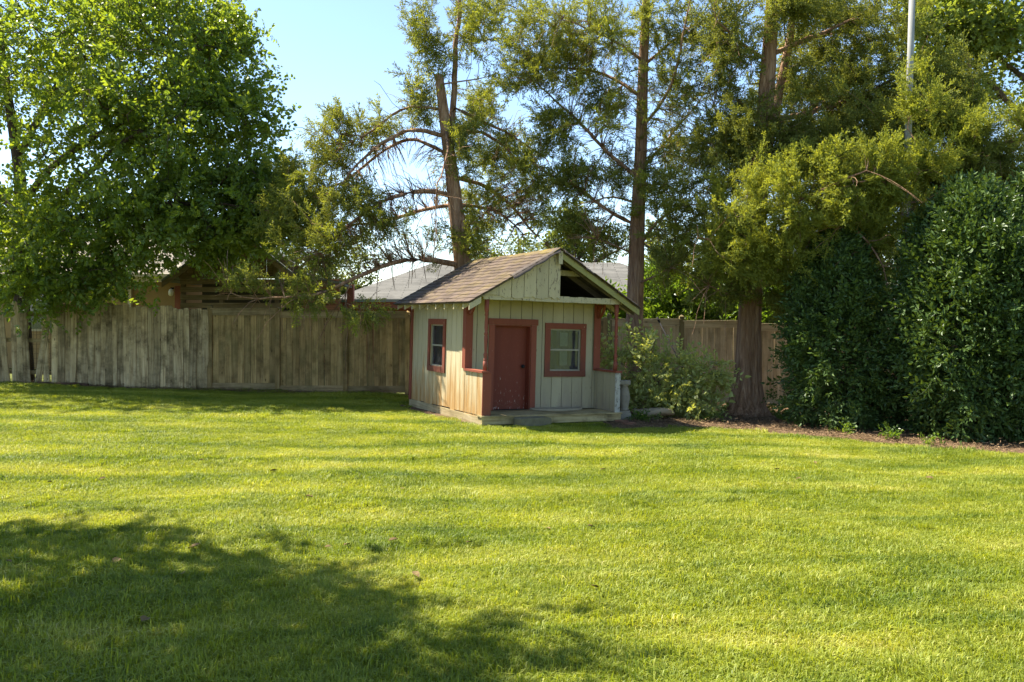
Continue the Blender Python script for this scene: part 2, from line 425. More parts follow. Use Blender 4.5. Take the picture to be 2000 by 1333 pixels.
def src_cedar(i, mat, L=.32, nside=16, nl=6, w=.009):
    r = np.random.default_rng(100+i); Q = []; C = []
    pts = [np.array([L*t, .03*math.sin(t*3+i), .04*t*t]) for t in np.linspace(0, 1, 6)]
    for k in range(5):
        Q += stem_quads(pts[k], pts[k+1]); C += [.0, .0]
    for k in range(nside):
        t = (k+.6)/nside; p = np.array([L*t, .03*math.sin(t*3+i), .04*t*t])
        az = r.uniform(0, 6.28); sp = math.radians(r.uniform(20, 48))
        d = np.array([math.cos(sp), math.sin(sp)*math.cos(az), math.sin(sp)*math.sin(az)])
        l = .17*(1-.6*t)*r.uniform(.6, 1.15); cc = r.uniform(0, .5)
        for j in range(nl):
            q = p+d*l*(j+.4)/nl
            dd = unit(d+r.normal(0, .45, 3)); up = r.normal(0, 1, 3)
            ll = r.uniform(.025, .045); s = unit(np.cross(dd, up))*w*r.uniform(.7, 1.2)
            Q.append((q, q+dd*ll*.5+s, q+dd*ll, q+dd*ll*.5-s)); C.append(min(1, cc+.5*(j/nl)))
    return leaf_src('spray', Q, C, mat)

def src_twig(i, mat, L=.45, n=10, leaf=.10, w=.065, droop=.55, opp=False):
    r = np.random.default_rng(200+i); Q = []; C = []
    f = lambda t: np.array([L*t, .04*math.sin(2*t+i), .10*t-.22*t*t*L/.45])
    ts = np.linspace(0, 1, 5)
    for k in range(4): Q += stem_quads(f(ts[k]), f(ts[k+1])); C += [0, 0]
    for k in range(n):
        t = (k+.8)/n; p = f(min(t, 1)); sides = (-1, 1) if opp else ((-1) ** k,)
        for sd in sides:
            d = unit(np.array([.55, sd*.8, -droop])+r.normal(0, .25, 3))
            if k == n-1: d = unit(np.array([1, 0, -droop])+r.normal(0, .2, 3))
            up = unit(np.array([0, 0, 1.])+r.normal(0, .35, 3))
            sc = r.uniform(.7, 1.15)
            Q += leaf_quads(p+d*.02, d, up, leaf*sc, w*sc); C += [r.uniform(0, 1)]*2
    return leaf_src('twig', Q, C, mat)

def src_maple(i, mat, n=9):
    r = np.random.default_rng(300+i); Q = []; C = []
    for k in range(n):
        t = k/n; p = np.array([.5*t, r.normal(0, .05), r.normal(0, .04)])
        d = unit(np.array([.6, (-1) ** k*.7, -.5])+r.normal(0, .25, 3)); up = unit(np.array([0, 0, 1.])+r.normal(0, .4, 3))
        s = unit(np.cross(d, up)); c = r.uniform(0, 1)
        q0 = p+d*.03
        for a in (-1.3, -.65, 0, .65, 1.3):
            dd = unit(d*math.cos(a)+s*math.sin(a)); ss = unit(np.cross(dd, up)); l = .085*(1-.22*abs(a))
            Q.append((q0, q0+dd*l*.55+ss*.022, q0+dd*l, q0+dd*l*.55-ss*.022)); C.append(c)
    return leaf_src('twig', Q, C, mat)

def src_grass(i, mat, n=520, R=.2):
    r = np.random.default_rng(400+i); V = []; F3 = []; F4 = []; C = []
    lean0 = r.uniform(0, 6.28)
    rad = R*np.sqrt(r.uniform(0, 1, n)); an = r.uniform(0, 6.28, n)
    for k in range(n):
        p = np.array([rad[k]*math.cos(an[k]), rad[k]*math.sin(an[k]), -.006])
        h = r.uniform(.03, .07)*(1.25 if r.uniform() < .06 else 1)
        a = lean0+r.normal(0, 1.3); le = abs(r.normal(.55, .4)); d = np.array([math.cos(a), math.sin(a), 0])
        s = np.array([-d[1], d[0], 0])*r.uniform(.0016, .0034)
        m = p+d*h*le*.3+np.array([0, 0, h*.62]); t = p+d*h*le*1.05+np.array([0, 0, h*max(.25, 1-.4*le)])
        b = len(V); V += [p-s, p+s, m+s*.9, m-s*.9, t]
        F4.append((b, b+1, b+2, b+3)); F3.append((b+3, b+2, b+4)); c = min(1, max(0, r.normal(.42, .22)))
        if r.uniform() < .07: c = 1.25
        C += [c]*5
    me = np_mesh('tuft', np.array(V), [np.array(F4), np.array(F3)], mat)
    me.attributes.new('bc', 'FLOAT', 'POINT').data.foreach_set('value', np.array(C, np.float32))
    return bpy.data.objects.new('tuft', me)

def src_litter(i, mat, n=70, R=.16):
    r = np.random.default_rng(500+i); Q = []; C = []
    for k in range(n):
        p = np.array([r.normal(0, R), r.normal(0, R), r.uniform(.0, .02)]); a = r.uniform(0, 6.28)
        d = np.array([math.cos(a), math.sin(a), r.normal(0, .15)]); l = r.uniform(.02, .08); w = r.uniform(.001, .003)
        if r.uniform() < .15: l, w = r.uniform(.015, .035), r.uniform(.004, .009)
        s = np.array([-d[1], d[0], r.normal(0, .3)])*w
        Q.append((p-d*l*.5-s, p-d*l*.5+s, p+d*l*.5+s, p+d*l*.5-s)); C.append(r.uniform(0, 1))
    return leaf_src('litter', Q, C, mat)

SRC = {
    'cedar': [src_cedar(i, M_['fol_cedar']) for i in range(5)],
    'cedar_lit': [src_cedar(10+i, M_['fol_cedar_lit']) for i in range(5)],
    'broad': [src_twig(i, M_['fol_broad'], .45, 10, .12, .08, .75) for i in range(5)],
    'holly': [src_twig(20+i, M_['fol_holly'], .26, 11, .072, .038, .1) for i in range(5)],
    'shrub': [src_twig(30+i, M_['fol_shrub'], .38, 6, .10, .056, .0, True) for i in range(5)],
    'laurel': [src_twig(40+i, M_['fol_laurel'], .34, 9, .12, .055, .1) for i in range(4)],
    'far': [src_twig(50+i, M_['fol_far'], .5, 12, .12, .075, .5) for i in range(4)],
    'maple': [src_maple(i, M_['fol_maple']) for i in range(4)],
    'weed': [src_twig(60+i, M_['fol_laurel'], .16, 6, .045, .03, -.2, True) for i in range(3)],
    'grass': [src_grass(i, M_['grass']) for i in range(7)],
    'litter': [src_litter(i, M_['chip']) for i in range(4)],
}

# ------------------------------------------------------------------ ground
def axis_coords(near, far, step):
    c = list(np.arange(-near, near+1e-6, step)); x = near
    while x < far:
        step *= 1.35; x += step; c = [-x]+c+[x]
    return np.array(c)
xs = axis_coords(16, 500, .35)
ys = axis_coords(14, 500, .35)+10
GX, GY = np.meshgrid(xs, ys, indexing='ij')
V = np.stack([GX, GY, gz(GX, GY)], -1).reshape(-1, 3)
nx, ny = len(xs), len(ys)
i, j = np.meshgrid(np.arange(nx-1), np.arange(ny-1), indexing='ij'); a = (i*ny+j).ravel()
ground = link(bpy.data.objects.new('ground', np_mesh('ground', V, [np.stack([a, a+ny, a+ny+1, a+1], 1)], M_['soil'], True)))
tag(ground, 'lawn ground sheet under the grass', kind='structure')

# mulch bed along the right fence (front edge from the photograph)
def onground(px, py):
    Y = 14.
    for _ in range(30):
        X = (px-1000)/FPX*Y; Y = FPX*(CAMZ-float(gz(X, Y)))/(py-HOR)
    return np.array([(px-1000)/FPX*Y, Y])
BED = [onground(*p) for p in [(1208, 840), (1262, 842), (1330, 840), (1420, 846), (1500, 850), (1600, 858), (1700, 869), (1800, 880), (1900, 889), (2000, 894), (2150, 900)]]
BEDX = np.array([p[0] for p in BED]); BEDY = np.array([p[1] for p in BED])
def bed_front(x): return np.interp(x, BEDX, BEDY)
HYAW = math.radians(26.5); HX, HY = -.476, 13.1
def house_uv(x, y):
    dx, dy = x-HX, y-HY
    return dx*math.cos(HYAW)+dy*math.sin(HYAW), -dx*math.sin(HYAW)+dy*math.cos(HYAW)
def in_bed(x, y, m=0.):
    u, v = house_uv(x, y)
    a = (x > BEDX[0]-.2) & (x < 14) & (y > bed_front(x)+m) & (y < 18.6)
    back = (x > -3.3) & (x < BEDX[0]+.5) & (y > 15.2) & (v > 1.2) & (u > .5)
    return a | back

mv = []; mf = []
mx = np.arange(BEDX[0]-.1, 12.5, .22)
rows = 22
for x in mx:
    y0 = float(bed_front(x))+.03*math.sin(x*7)
    for k in range(rows):
        y = y0+(18.75-y0)*k/(rows-1)
        mv.append((x, y, float(gz(x, y))+.012+.02*math.sin(3*x+2*y)*min(1, k/3.)*.5+.008*min(1, k)))
for q in range(len(mx)-1):
    for k in range(rows-1):
        b = q*rows+k; mf.append((b, b+rows, b+rows+1, b+1))
bed = link(bpy.data.objects.new('mulch_bed', np_mesh('mulch_bed', np.array(mv), [np.array(mf)], M_['mulch'], True)))
tag(bed, 'brown mulch bed along the fence under the cedars and hollies', kind='structure')
# bare soil strips along the left fence and beside the playhouse wall
def strip(name, pts, lab):
    m = MB(); n = len(pts)
    for (ax, ay, bx_, by_) in pts:
        for t in (0, .5, 1):
            x = ax+(bx_-ax)*t; y = ay+(by_-ay)*t; m.v.append((x, y, float(gz(x, y))+.006+.01*(t == .5)))
    for k in range(n-1):
        for t in (0, 1): m.f.append((k*3+t, (k+1)*3+t, (k+1)*3+t+1, k*3+t+1))
    o = m.build(name, M_['mulch'], None, True); return tag(o, lab, kind='structure')
strip('soil_strip', [(x, 18.12+.1*math.sin(x*2.1)+.08*math.sin(x*5.3), x, 18.75) for x in np.arange(-15, -2.2, .25)], 'bare soil strip at the foot of the wooden fence')
cu, su = math.cos(HYAW), math.sin(HYAW)
strip('soil_patch', [(HX-su*v+cu*(-.30-.07*math.sin(v*4)), HY+cu*v+su*(-.30-.07*math.sin(v*4)), HX-su*v+cu*.2, HY+cu*v+su*.2) for v in np.arange(.15, 3.6, .2)], 'bare soil beside the playhouse side wall')

# grass
def make_grass():
    sp = .118
    X, Y = np.meshgrid(np.arange(-15.5, 14.5, sp), np.arange(2.2, 18.5, sp), indexing='ij')
    x = (X+rng.uniform(-.06, .06, X.shape)).ravel(); y = (Y+rng.uniform(-.06, .06, Y.shape)).ravel()
    keep = (np.abs(x) < .64*y+1.6)
    u, v = house_uv(x, y)
    keep &= ~((u > -.10) & (u < 2.62) & (v > -.06) & (v < 3.4))
    patch = (u > -.34) & (u < 0) & (v > .1) & (v < 3.6); keep &= ~(patch & (rng.uniform(size=len(x)) < .88))
    edge = rng.normal(0, .07, len(x))
    keep &= ~in_bed(x, y, edge)
    thin = (y > 18.05+edge*2); keep &= ~(thin & (rng.uniform(size=len(x)) < .9))
    x, y = x[keep], y[keep]; n = len(x)
    # mowing rows lean the blades one way and then the other
    rows_ = np.sin((y-.10*x)*5.2/2+1.2*np.sin(.25*x+.3*y))
    rz = rng.uniform(0, 6.28, n)
    rot = np.stack([.10*rows_+rng.normal(0, .05, n), rng.normal(0, .05, n), rz], 1)
    tall = .9+.25*np.sin(1.3*x+.5*y)*np.sin(.9*y-.4*x)+rng.normal(0, .12, n)
    o = scatter('grass', 'grass', np.stack([x, y, gz(x, y)], 1), rot, np.clip(tall, .6, 1.4))
    tag(o, 'sunlit mown green grass of the back lawn', 'grass', kind='stuff')
make_grass()
def make_litter():
    n = 3600
    x = rng.uniform(1.6, 11.5, n); y = rng.uniform(11.5, 18.6, n); k = in_bed(x, y, .05); x, y = x[k], y[k]
    x2 = rng.uniform(-14, -2.5, 420); y2 = rng.uniform(18.05, 18.45, 420)
    x = np.concatenate([x, x2]); y = np.concatenate([y, y2]); n = len(x)
    o = scatter('litter', 'litter', np.stack([x, y, gz(x, y)+.022], 1), np.stack([rng.normal(0, .1, n), rng.normal(0, .1, n), rng.uniform(0, 6.28, n)], 1), rng.uniform(.7, 1.2, n))
    tag(o, 'dry brown pine straw and bark litter on the bed', 'litter', kind='stuff')
make_litter()

# ------------------------------------------------------------------ playhouse
HW, HD, PV = 2.536, 3.29, .706            # width, depth, porch depth
HZ = float(gz(HX, HY))+.045
house = empty('playhouse', (HX, HY, HZ), (0, .03, HYAW))
tag(house, 'weathered sage green wooden playhouse with red trim, porch and broken gable', 'playhouse')
bpy.context.view_layer.update()
HM = Matrix.Translation((HX, HY, HZ)) @ Euler((0, .03, HYAW)).to_matrix().to_4x4()
EW, RW, EO, RU = 1.90, 2.80, .302, HW/2    # eave height, ridge height, overhang, ridge position
SL = (RW-EW)/(RU+EO)
def roof_w(u): return RW-SL*abs(u-RU)

def siding(parent, plane, at, out, a0, a1, z0, z1f, openings, mat, step=.2032, thick=.014, bottom_var=.0):
    """boards along an axis; plane 'v': wall across u at v=at, plane 'u': wall across v at u=at; out = direction of outside"""
    a = a0; k = 0
    while a < a1-.02:
        b = min(a+step, a1); m = MB()
        cuts = sorted({a, b-.010}|{min(max(c, a), b-.010) for o in openings for c in (o[0], o[1])})
        zb = z0+random.uniform(-bottom_var, bottom_var)
        full = [o for o in openings if o[0] <= a and b-.010 <= o[1]]
        if full:      # a window or door takes the middle: two separate boards
            for p, q in ((zb, full[0][2]), (full[0][3], z1f((a+b)/2))):
                if q-p > .02:
                    lo, hi = sorted((at, at+out*thick)); mm = MB()
                    (mm.box(a, b-.010, lo, hi, p, q) if plane == 'v' else mm.box(lo, hi, a, b-.010, p, q)).build('siding_board', mat, parent)
            a += step; continue
        for c0, c1 in zip(cuts[:-1], cuts[1:]):
            if c1-c0 < .003: continue
            mid = (c0+c1)/2; zs = [(zb, z1f(mid))]
            for o in openings:
                if o[0] < mid < o[1]: zs = [(zb, o[2]), (o[3], z1f(mid))]
            for p, q in zs:
                if q-p < .02: continue
                lo, hi = sorted((at, at+out*thick))
                if plane == 'v': m.box(c0, c1, lo, hi, p, q)
                else: m.box(lo, hi, c0, c1, p, q)
        m.build('siding_board', mat, parent); a += step; k += 1

DOOR = (.513, 1.20, .13, 1.555)
WIN = (1.57, 2.18, .79, 1.51)
SWIN = (1.645, 2.265, .80, 1.53)
def wall_backing(name, plane, at0, at1, a0, a1, z0, z1, ops):
    m = MB(); cs = sorted({a0, a1}|{c for o in ops for c in (o[0], o[1])})
    for c0, c1 in zip(cs[:-1], cs[1:]):
        zs = [(z0, z1)]
        for o in ops:
            if o[0] <= c0 and c1 <= o[1]: zs = [(z0, o[2]), (o[3], z1)]
        for p, q in zs:
            if q-p > .01:
                if plane == 'v': m.box(c0, c1, at0, at1, p, q)
                else: m.box(at0, at1, c0, c1, p, q)
    return m.build(name, M_['dark_in'], house)

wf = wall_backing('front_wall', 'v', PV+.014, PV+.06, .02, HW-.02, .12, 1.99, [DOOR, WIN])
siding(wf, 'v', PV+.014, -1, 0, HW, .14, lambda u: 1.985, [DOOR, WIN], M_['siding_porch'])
wl = wall_backing('side_wall', 'u', .014, .06, PV+.06, HD-.02, .10, 2.0, [SWIN])
siding(wl, 'u', .014, -1, PV-.01, HD, .12, lambda u: 2.03, [SWIN], M_['siding'], bottom_var=.015)
wr = wall_backing('side_wall', 'u', HW-.06, HW-.014, PV+.06, HD-.02, .10, 2.0, [])
siding(wr, 'u', HW-.014, 1, PV-.01, HD, .12, lambda u: 2.03, [], M_['siding'])
rear = MB().prism([(0, .1), (HW, .1), (HW, roof_w(HW)-.06), (RU, RW-.06), (0, roof_w(0)-.06)], HD-.02, HD).build('rear_wall', M_['siding'], house)
MB().box(.06, HW-.06, PV+.06, HD-.03, .08, .13).build('floor', M_['dark_in'], house)
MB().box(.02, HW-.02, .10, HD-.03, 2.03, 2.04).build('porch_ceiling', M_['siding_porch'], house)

# half walls of the porch
for side, u0, out, lab in ((0, .014, -1, 'l'), (1, HW-.014, 1, 'r')):
    hw = MB().box(*((.014, .05) if side == 0 else (HW-.05, HW-.014)), .0, PV-.012, .13, .80).build('porch_half_wall', M_['siding_porch'], house)
    siding(hw, 'u', u0, out, 0, PV-.012, .10, lambda u: .795, [], M_['siding'], bottom_var=.02)
    iu = .05 if side == 0 else HW-.05
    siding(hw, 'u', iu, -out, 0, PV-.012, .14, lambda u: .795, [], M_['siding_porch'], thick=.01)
    c0, c1 = (-.03, .10) if side == 0 else (HW-.10, HW+.03)
    MB().box(c0, c1, -.035, PV-.02, .80, .833).build('rail_cap', M_['red'], house)
MB().box(-.004, .145, -.022, -.002, .135, .798).build('newel_board', M_['red'], house)
tag(MB().box(HW-.09, HW+.006, -.024, -.002, .13, .798).build('newel_board', M_['peeled'], house), 'peeled white newel board')
# corner boards
MB().box(-.022, -.001, PV-.03, PV+.075, .834, 2.0).box(-.022, .105, PV-.05, PV-.03, .834, 2.0).build('corner_board', M_['red'], house)
MB().box(HW-.105, HW+.022, PV-.05, PV-.03, .834, 2.0).box(HW+.001, HW+.022, PV-.03, PV+.075, .834, 2.0).build('corner_board', M_['red'], house)
MB().box(-.022, -.001, HD-.09, HD+.022, .10, 2.0).box(-.022, .09, HD+.001, HD+.022, .10, 2.0).build('corner_board', M_['red'], house)
# skirt boards
MB().box(-.012, .02, -.005, HD, -.03, .108).build('skirt_board', M_['skirt'], house)
MB().box(HW-.02, HW+.012, -.005, HD, -.06, .10).build('skirt_board', M_['skirt'], house)
# deck
fb = MB().box(-.012, HW+.012, -.05, -.006, .0, .112); fb.build('deck_beam', M_['deck'], house)
for k in range(4):
    v0 = -.065+k*.192
    MB().box(.0 if k else -.03, HW if k else HW+.03, v0, v0+.185, .113+random.uniform(0, .003), .137).build('deck_board', M_['deck'], house)
for u in (.12, 1.3, HW-.12):
    MB().box(u-.1, u+.1, .05, .3, -.12, .0).build('foundation_block', M_['block'], house)

# turned posts
prof = [(.036, .834), (.036, .98), (.024, .985), (.033, 1.0), (.033, 1.015), (.022, 1.025), (.03, 1.05), (.034, 1.09), (.02, 1.12), (.022, 1.15), (.026, 1.25), (.031, 1.36),
        (.022, 1.38), (.033, 1.40), (.033, 1.42), (.022, 1.44), (.03, 1.50), (.027, 1.6), (.021, 1.68), (.032, 1.70), (.032, 1.715), (.021, 1.735), (.033, 1.76), (.037, 1.79), (.037, 1.945)]
for u in (.06, HW-.06):
    MB().lathe(prof, u, .045, 12).build('turned_post', M_['red'], house, True)
# scroll brackets in the plane of the side walls
def bracket(u):
    m = MB(); R = .20; v0 = PV-.05; z1 = 1.985; t = .016
    arc = [(v0-R+R*math.sin(a)*.0-R*0+R*(1-math.cos(a))*1.0, z1-.03-R*1.15*math.sin(a)) for a in np.linspace(0, math.pi/2, 9)]
    for (a, b), (c, d) in zip(arc[:-1], arc[1:]):
        n = unit(np.array([-(d-b), c-a, 0]))[:2]*.019
        m.prism([(a-n[0], b-n[1]), (c-n[0], d-n[1]), (c+n[0], d+n[1]), (a+n[0], b+n[1])], u-t, u+t, 'x')
    m.box(u-t, u+t, v0-R-.02, v0, z1-.045, z1)
    for k in range(2):
        sc = [(v0-.055-.045*k+.03*math.cos(a)*(1-a/9), z1-.085-.055*k*0-.03*(1-k)+.03*math.sin(a)*(1-a/9)) for a in np.linspace(0, 7, 13)]
        m.tube([(u, p[0], p[1]) for p in sc], .011, 5)
    m.box(u-t*.7, u+t*.7, v0-.03, v0, z1-.24, z1-.045)
    m.build('scroll_bracket', M_['red'], house)
bracket(.04); bracket(HW-.04)

# door
d = MB().box(DOOR[0], DOOR[1], PV+.13, PV+.165, DOOR[2]+.008, DOOR[3]).build('door', M_['door'], house)
MB().lathe([(.012, 0), (.012, .03), (.03, .035), (.034, .05), (.026, .065), (.0, .068)], 0, 0, 12).build('door_knob', M_['iron'], d, True)
kn = bpy.data.objects['door_knob']; kn.location = (1.11, PV+.13, .86); kn.rotation_euler = (math.pi/2, 0, 0)
MB().box(DOOR[0]-.1, DOOR[0], PV-.022, PV-.001, .137, DOOR[3]).build('door_jamb', M_['red'], house)
MB().box(DOOR[1], DOOR[1]+.1, PV-.022, PV-.001, .137, DOOR[3]).build('door_jamb', M_['red'], house)
MB().box(DOOR[0]-.115, DOOR[1]+.125, PV-.026, PV-.001, DOOR[3]+.002, DOOR[3]+.105).build('door_head', M_['red'], house)
MB().box(DOOR[1]-.018, DOOR[1]-.001, PV+.001, PV+.128, .137, DOOR[3]).box(DOOR[0]+.001, DOOR[0]+.018, PV+.001, PV+.128, .137, DOOR[3]).box(DOOR[0]+.019, DOOR[1]-.019, PV+.001, PV+.128, DOOR[3]-.018, DOOR[3]-.001).build('door_lining', M_['door'], house)

# windows: local frame with x along the wall, y = outward negative, z up
def window(W, loc, rotz):
    a0, a1, z0, z1 = W; w = a1-a0; h = z1-z0
    def pl(o):
        o.location = loc; o.rotation_euler = (0, 0, rotz); return o
    m = MB(); t = .022
    m.box(0, w, .02, .055, 0, t); m.box(0, w, .02, .055, h-t, h); m.box(0, t, .02, .055, t, h-t); m.box(w-t, w, .02, .055, t, h-t)
    m.box(t, w-t, .018, .045, h*.5-.014, h*.5+.014)
    fr = pl(m.build('window', M_['alu'], house))
    for z_0, z_1 in ((t, h*.5-.014), (h*.5+.014, h-t)):
        MB().box(t, w-t, .033, .037, z_0, z_1).build('pane', M_['glass'], fr)
    tw = .1
    MB().box(-tw, 0, -.024, -.001, 0, h).build('trim_board', M_['red'], fr)
    MB().box(w, w+tw, -.024, -.001, 0, h).build('trim_board', M_['red'], fr)
    MB().box(-tw-.002, w+tw+.002, -.026, -.001, h+.001, h+tw).build('trim_board', M_['red'], fr)
    MB().box(-tw-.002, w+tw+.002, -.026, -.001, -tw, -.001).build('trim_board', M_['red'], fr)
    # gathered curtain behind the glass
    n = 26; cv = []; cf = []
    for q in range(n+1):
        x = -.04+(w+.08)*q/n; y = .10+.018*math.sin(q*1.35)+.008*math.sin(q*3.1)
        cv += [(x, y, -.08), (x, y, h+.06)]
    cf = [(2*q, 2*q+2, 2*q+3, 2*q+1) for q in range(n)]
    MB().add(cv, cf).build('curtain', M_['curtain'], fr, True)
    return fr
fr = window(WIN, (WIN[0], PV, WIN[2]), 0)
for x0, z0, x1, z1 in ((.235, .42, .385, .66), (.235, .09, .385, .34)):
    MB().box(x0, x1, .060, .0615, z0, z1).build('paper_sheet', M_['paper'], fr)
window(SWIN, (0, SWIN[1], SWIN[2]), -math.pi/2)

# front beam, gable boards, rafters, rake boards
beam = MB()
us = np.linspace(-.02, HW+.02, 16); jit = [random.uniform(0, .012) for _ in us]
for k in range(15):
    beam.box(us[k], us[k+1]-.0005, .003, .08, 1.945+jit[k]*.6, 2.046-jit[k])
beam.build('gable_beam', M_['cream'], house)
for u in (.04, HW-.04):
    MB().box(u-.035, u+.035, .082, PV-.052, 1.95, 2.028).build('porch_header', M_['cream'], house)
ge = [-.10, .234, .455, .675, .895, 1.115, 1.335]
for k in range(6):
    a, b = ge[k]+.004, ge[k+1]-.004
    bot = [(a, 1.985+random.uniform(0, .03))]
    for t in (.25, .5, .75): bot.append((a+(b-a)*t, 1.978+random.choice([0, .008, .03, .045])))
    bot.append((b, 1.985+random.uniform(0, .03)))
    top = [(b, roof_w(b)-.035), (a, roof_w(a)-.035)]
    if a < RU < b: top = [(b, roof_w(b)-.035), (RU, RW-.035), (a, roof_w(a)-.035)]
    MB().prism(bot+top, -.016+random.uniform(-.003, .003), 0.0).build('gable_board', M_['gable'], house)
def sloped(name, u0, u1, v0, v1, top, hgt, mat, parent=house):
    m = MB().prism([(u0, roof_w(u0)-top-hgt), (u1, roof_w(u1)-top-hgt), (u1, roof_w(u1)-top), (u0, roof_w(u0)-top)], v0, v1)
    return m.build(name, mat, parent)
sloped('rake_board', RU+.004, HW+EO, -.10, -.078, .024, .105, M_['rake'])
sloped('rake_board', -EO, -.105, -.10, -.078, .024, .105, M_['cream'])
MB().box(RU-.02, RU+.05, -.104, -.076, RW-.24, RW-.03).build('apex_block', M_['cream'], house)
sloped('rafter', RU+.02, HW+EO-.02, .02, .06, .034, .10, M_['rafter'])
sloped('rafter', RU+.02, HW-.05, .45, .49, .034, .10, M_['rafter'])
MB().box(RU-.3, RU+.62, .30, .325, 2.40, 2.49).build('collar_tie', M_['cream'], house)
for k in range(9):
    v = .15+k*.39
    sloped('rafter_tail', -EO+.012, -.016, v, v+.04, .034, .085, M_['cream'])
    sloped('rafter_tail', HW+.016, HW+EO-.012, v, v+.04, .034, .085, M_['cream'])
# roof: sheathing + shingles
VF, VB = -.115, 3.45
slope_len = math.hypot(RU+EO, RW-EW); ang = math.atan2(RW-EW, RU+EO)
rm = MB().prism([(-EO, EW-.03), (RU, RW-.03), (HW+EO, EW-.03), (HW+EO, EW-.005), (RU, RW-.005), (-EO, EW-.005)], VF+.012, VB-.01)
roof = rm.build('roof', M_['rafter'], house)
sh = MB()
# one tab: x along the eave, y up the slope, z normal; the butt end is proud
sh.add([(0, 0, .004), (1, 0, .004), (1, .2, 0.), (0, .2, 0.), (0, 0, .014), (1, 0, .014), (1, .2, .004), (0, .2, .004)],
       [(0, 3, 2, 1), (4, 5, 6, 7), (0, 1, 5, 4), (1, 2, 6, 5), (2, 3, 7, 6), (3, 0, 4, 7)])
sh_me = sh.mesh('shingle', M_['shingle'])
EXP = .131; tabw = .32
for r in range(int(slope_len/EXP)+1):
    s0 = -.025+r*EXP
    if s0 > slope_len-.06: break
    v = VF-.012-(tabw/2 if r % 2 else 0)-random.uniform(0, .05)
    while v < VB:
        a, b = max(v, VF-.012), min(v+tabw-.006, VB+.01)
        if b-a > .03:
            o = bpy.data.objects.new('shingle', sh_me); link(o, roof)
            s1 = s0+random.uniform(-.006, .006)
            # basis: x -> +v reversed so that normal points up
            X = Vector((0, -1, 0)); Yv = Vector((math.cos(ang), 0, math.sin(ang))); Z = X.cross(Yv)
            org = Vector((-EO, b, EW))+Yv*s1+Z*(.001+random.uniform(0, .002))
            lenY = min(.2, slope_len-s1)/.2
            Mx = Matrix((( X.x*(b-a), Yv.x*lenY, Z.x, org.x), (X.y*(b-a), Yv.y*lenY, Z.y, org.y), (X.z*(b-a), Yv.z*lenY, Z.z, org.z), (0, 0, 0, 1)))
            o.matrix_local = Mx @ Matrix.Rotation(random.uniform(-.012, .004), 4, 'X')
        v += tabw
rs = MB()
for r in range(int(slope_len/EXP)+1):
    s0 = -.025+r*EXP
    if s0 > slope_len-.05: break
    v = VF-.012-(tabw/2 if r % 2 else 0)
    while v < VB:
        a, b = max(v, VF-.012), min(v+tabw-.006, VB+.01)
        if b-a > .03:
            c, s_ = math.cos(ang), math.sin(ang); l = min(.2, slope_len-s0)
            q = []
            for t, zz in ((0, .004), (l, .0), (l, .005), (0, .014)):
                uu = HW+EO-(s0+t)*c+zz*s_; ww = EW+(s0+t)*s_+zz*c; q.append((uu, ww))
            rs.prism(q, a, b)
        v += tabw
tag(rs.build('shingle_field', M_['shingle'], roof), kind='stuff')
rc = MB().prism([(-.13, -.085), (0, -.006), (.13, -.085), (.13, -.074), (0, .008), (-.13, -.074)], 0, .30)
rc_me = rc.mesh('ridge_shingle', M_['ridge'])
k = 0; v = VF-.015
while v < VB-.1:
    o = link(bpy.data.objects.new('ridge_shingle', rc_me), roof)
    o.location = (RU+random.uniform(-.006, .006), v, RW+.016+random.uniform(0, .004)-.012*math.sin((v-VF)/(VB-VF)*math.pi)); o.rotation_euler = (random.uniform(.012, .03), random.uniform(-.02, .02), random.uniform(-.02, .02)); v += .24
# curled shingle strips hanging over the front edge
def curl(u0, u1, nseg, drop, mat, lift):
    m = MB(); V = []; n = 6
    for k in range(nseg+1):
        u = u0+(u1-u0)*k/nseg; jj = random.uniform(.7, 1.3)
        for q in range(n):
            t = q/(n-1); v = VF+.12-.17*t-.03*t*(jj-1); w = roof_w(u)+.022+lift*math.sin(math.pi*t)*jj-drop*t*t*t*jj
            V.append((u, v, w))
    F = [(k*n+q, (k+1)*n+q, (k+1)*n+q+1, k*n+q+1) for k in range(nseg) for q in range(n-1)]
    V2 = [(a, b, c-.008) for a, b, c in V]; nn = len(V)
    m.add(V+V2, F+[tuple(i+nn for i in reversed(f)) for f in F])
    for k in range(nseg): m.f.append((k*n+n-1, (k+1)*n+n-1, (k+1)*n+n-1+nn, k*n+n-1+nn))
    m.build('curled_shingle', mat, roof, True)
curl(.42, RU-.02, 9, .055, M_['curl'], .018)
curl(RU+.06, RU+.42, 4, .03, M_['curl'], .03)
curl(RU+.47, RU+.62, 2, .05, M_['curl'], .02)
curl(RU+.66, RU+1.05, 4, .015, M_['curl'], .012)
curl(RU+1.1, RU+1.5, 4, .03, M_['curl'], .02)

# loose things on and round the porch
def house_pt(u, v, w): return HM @ Vector((u, v, w))
mt = MB(); ar = [(1.69+.50*math.cos(a), .66-.30*math.sin(a)) for a in np.linspace(0, math.pi, 17)]
mt.prism(ar, 0, .03, 'z')
o = mt.build('door_mat', M_['mat']); o.matrix_world = HM @ Matrix.Translation((0, 0, .141))
tag(o, 'worn half round mat lying on the porch under the window', 'mat')
p = house_pt(.78, -.22, 0); gzp = float(gz(p.x, p.y))
st = MB()
pol = [(-.27, 0), (.27, 0), (.275, .14), (.26, .162), (.1, .17), (-.255, .165), (-.275, .15)]
st.prism(pol, -.12, .12)
o = st.build('step_block', M_['block']); o.location = (p.x, p.y, gzp-.01); o.rotation_euler = (0, .02, HYAW+.02)
tag(o, 'mossy dark step block on the grass before the porch', 'step')

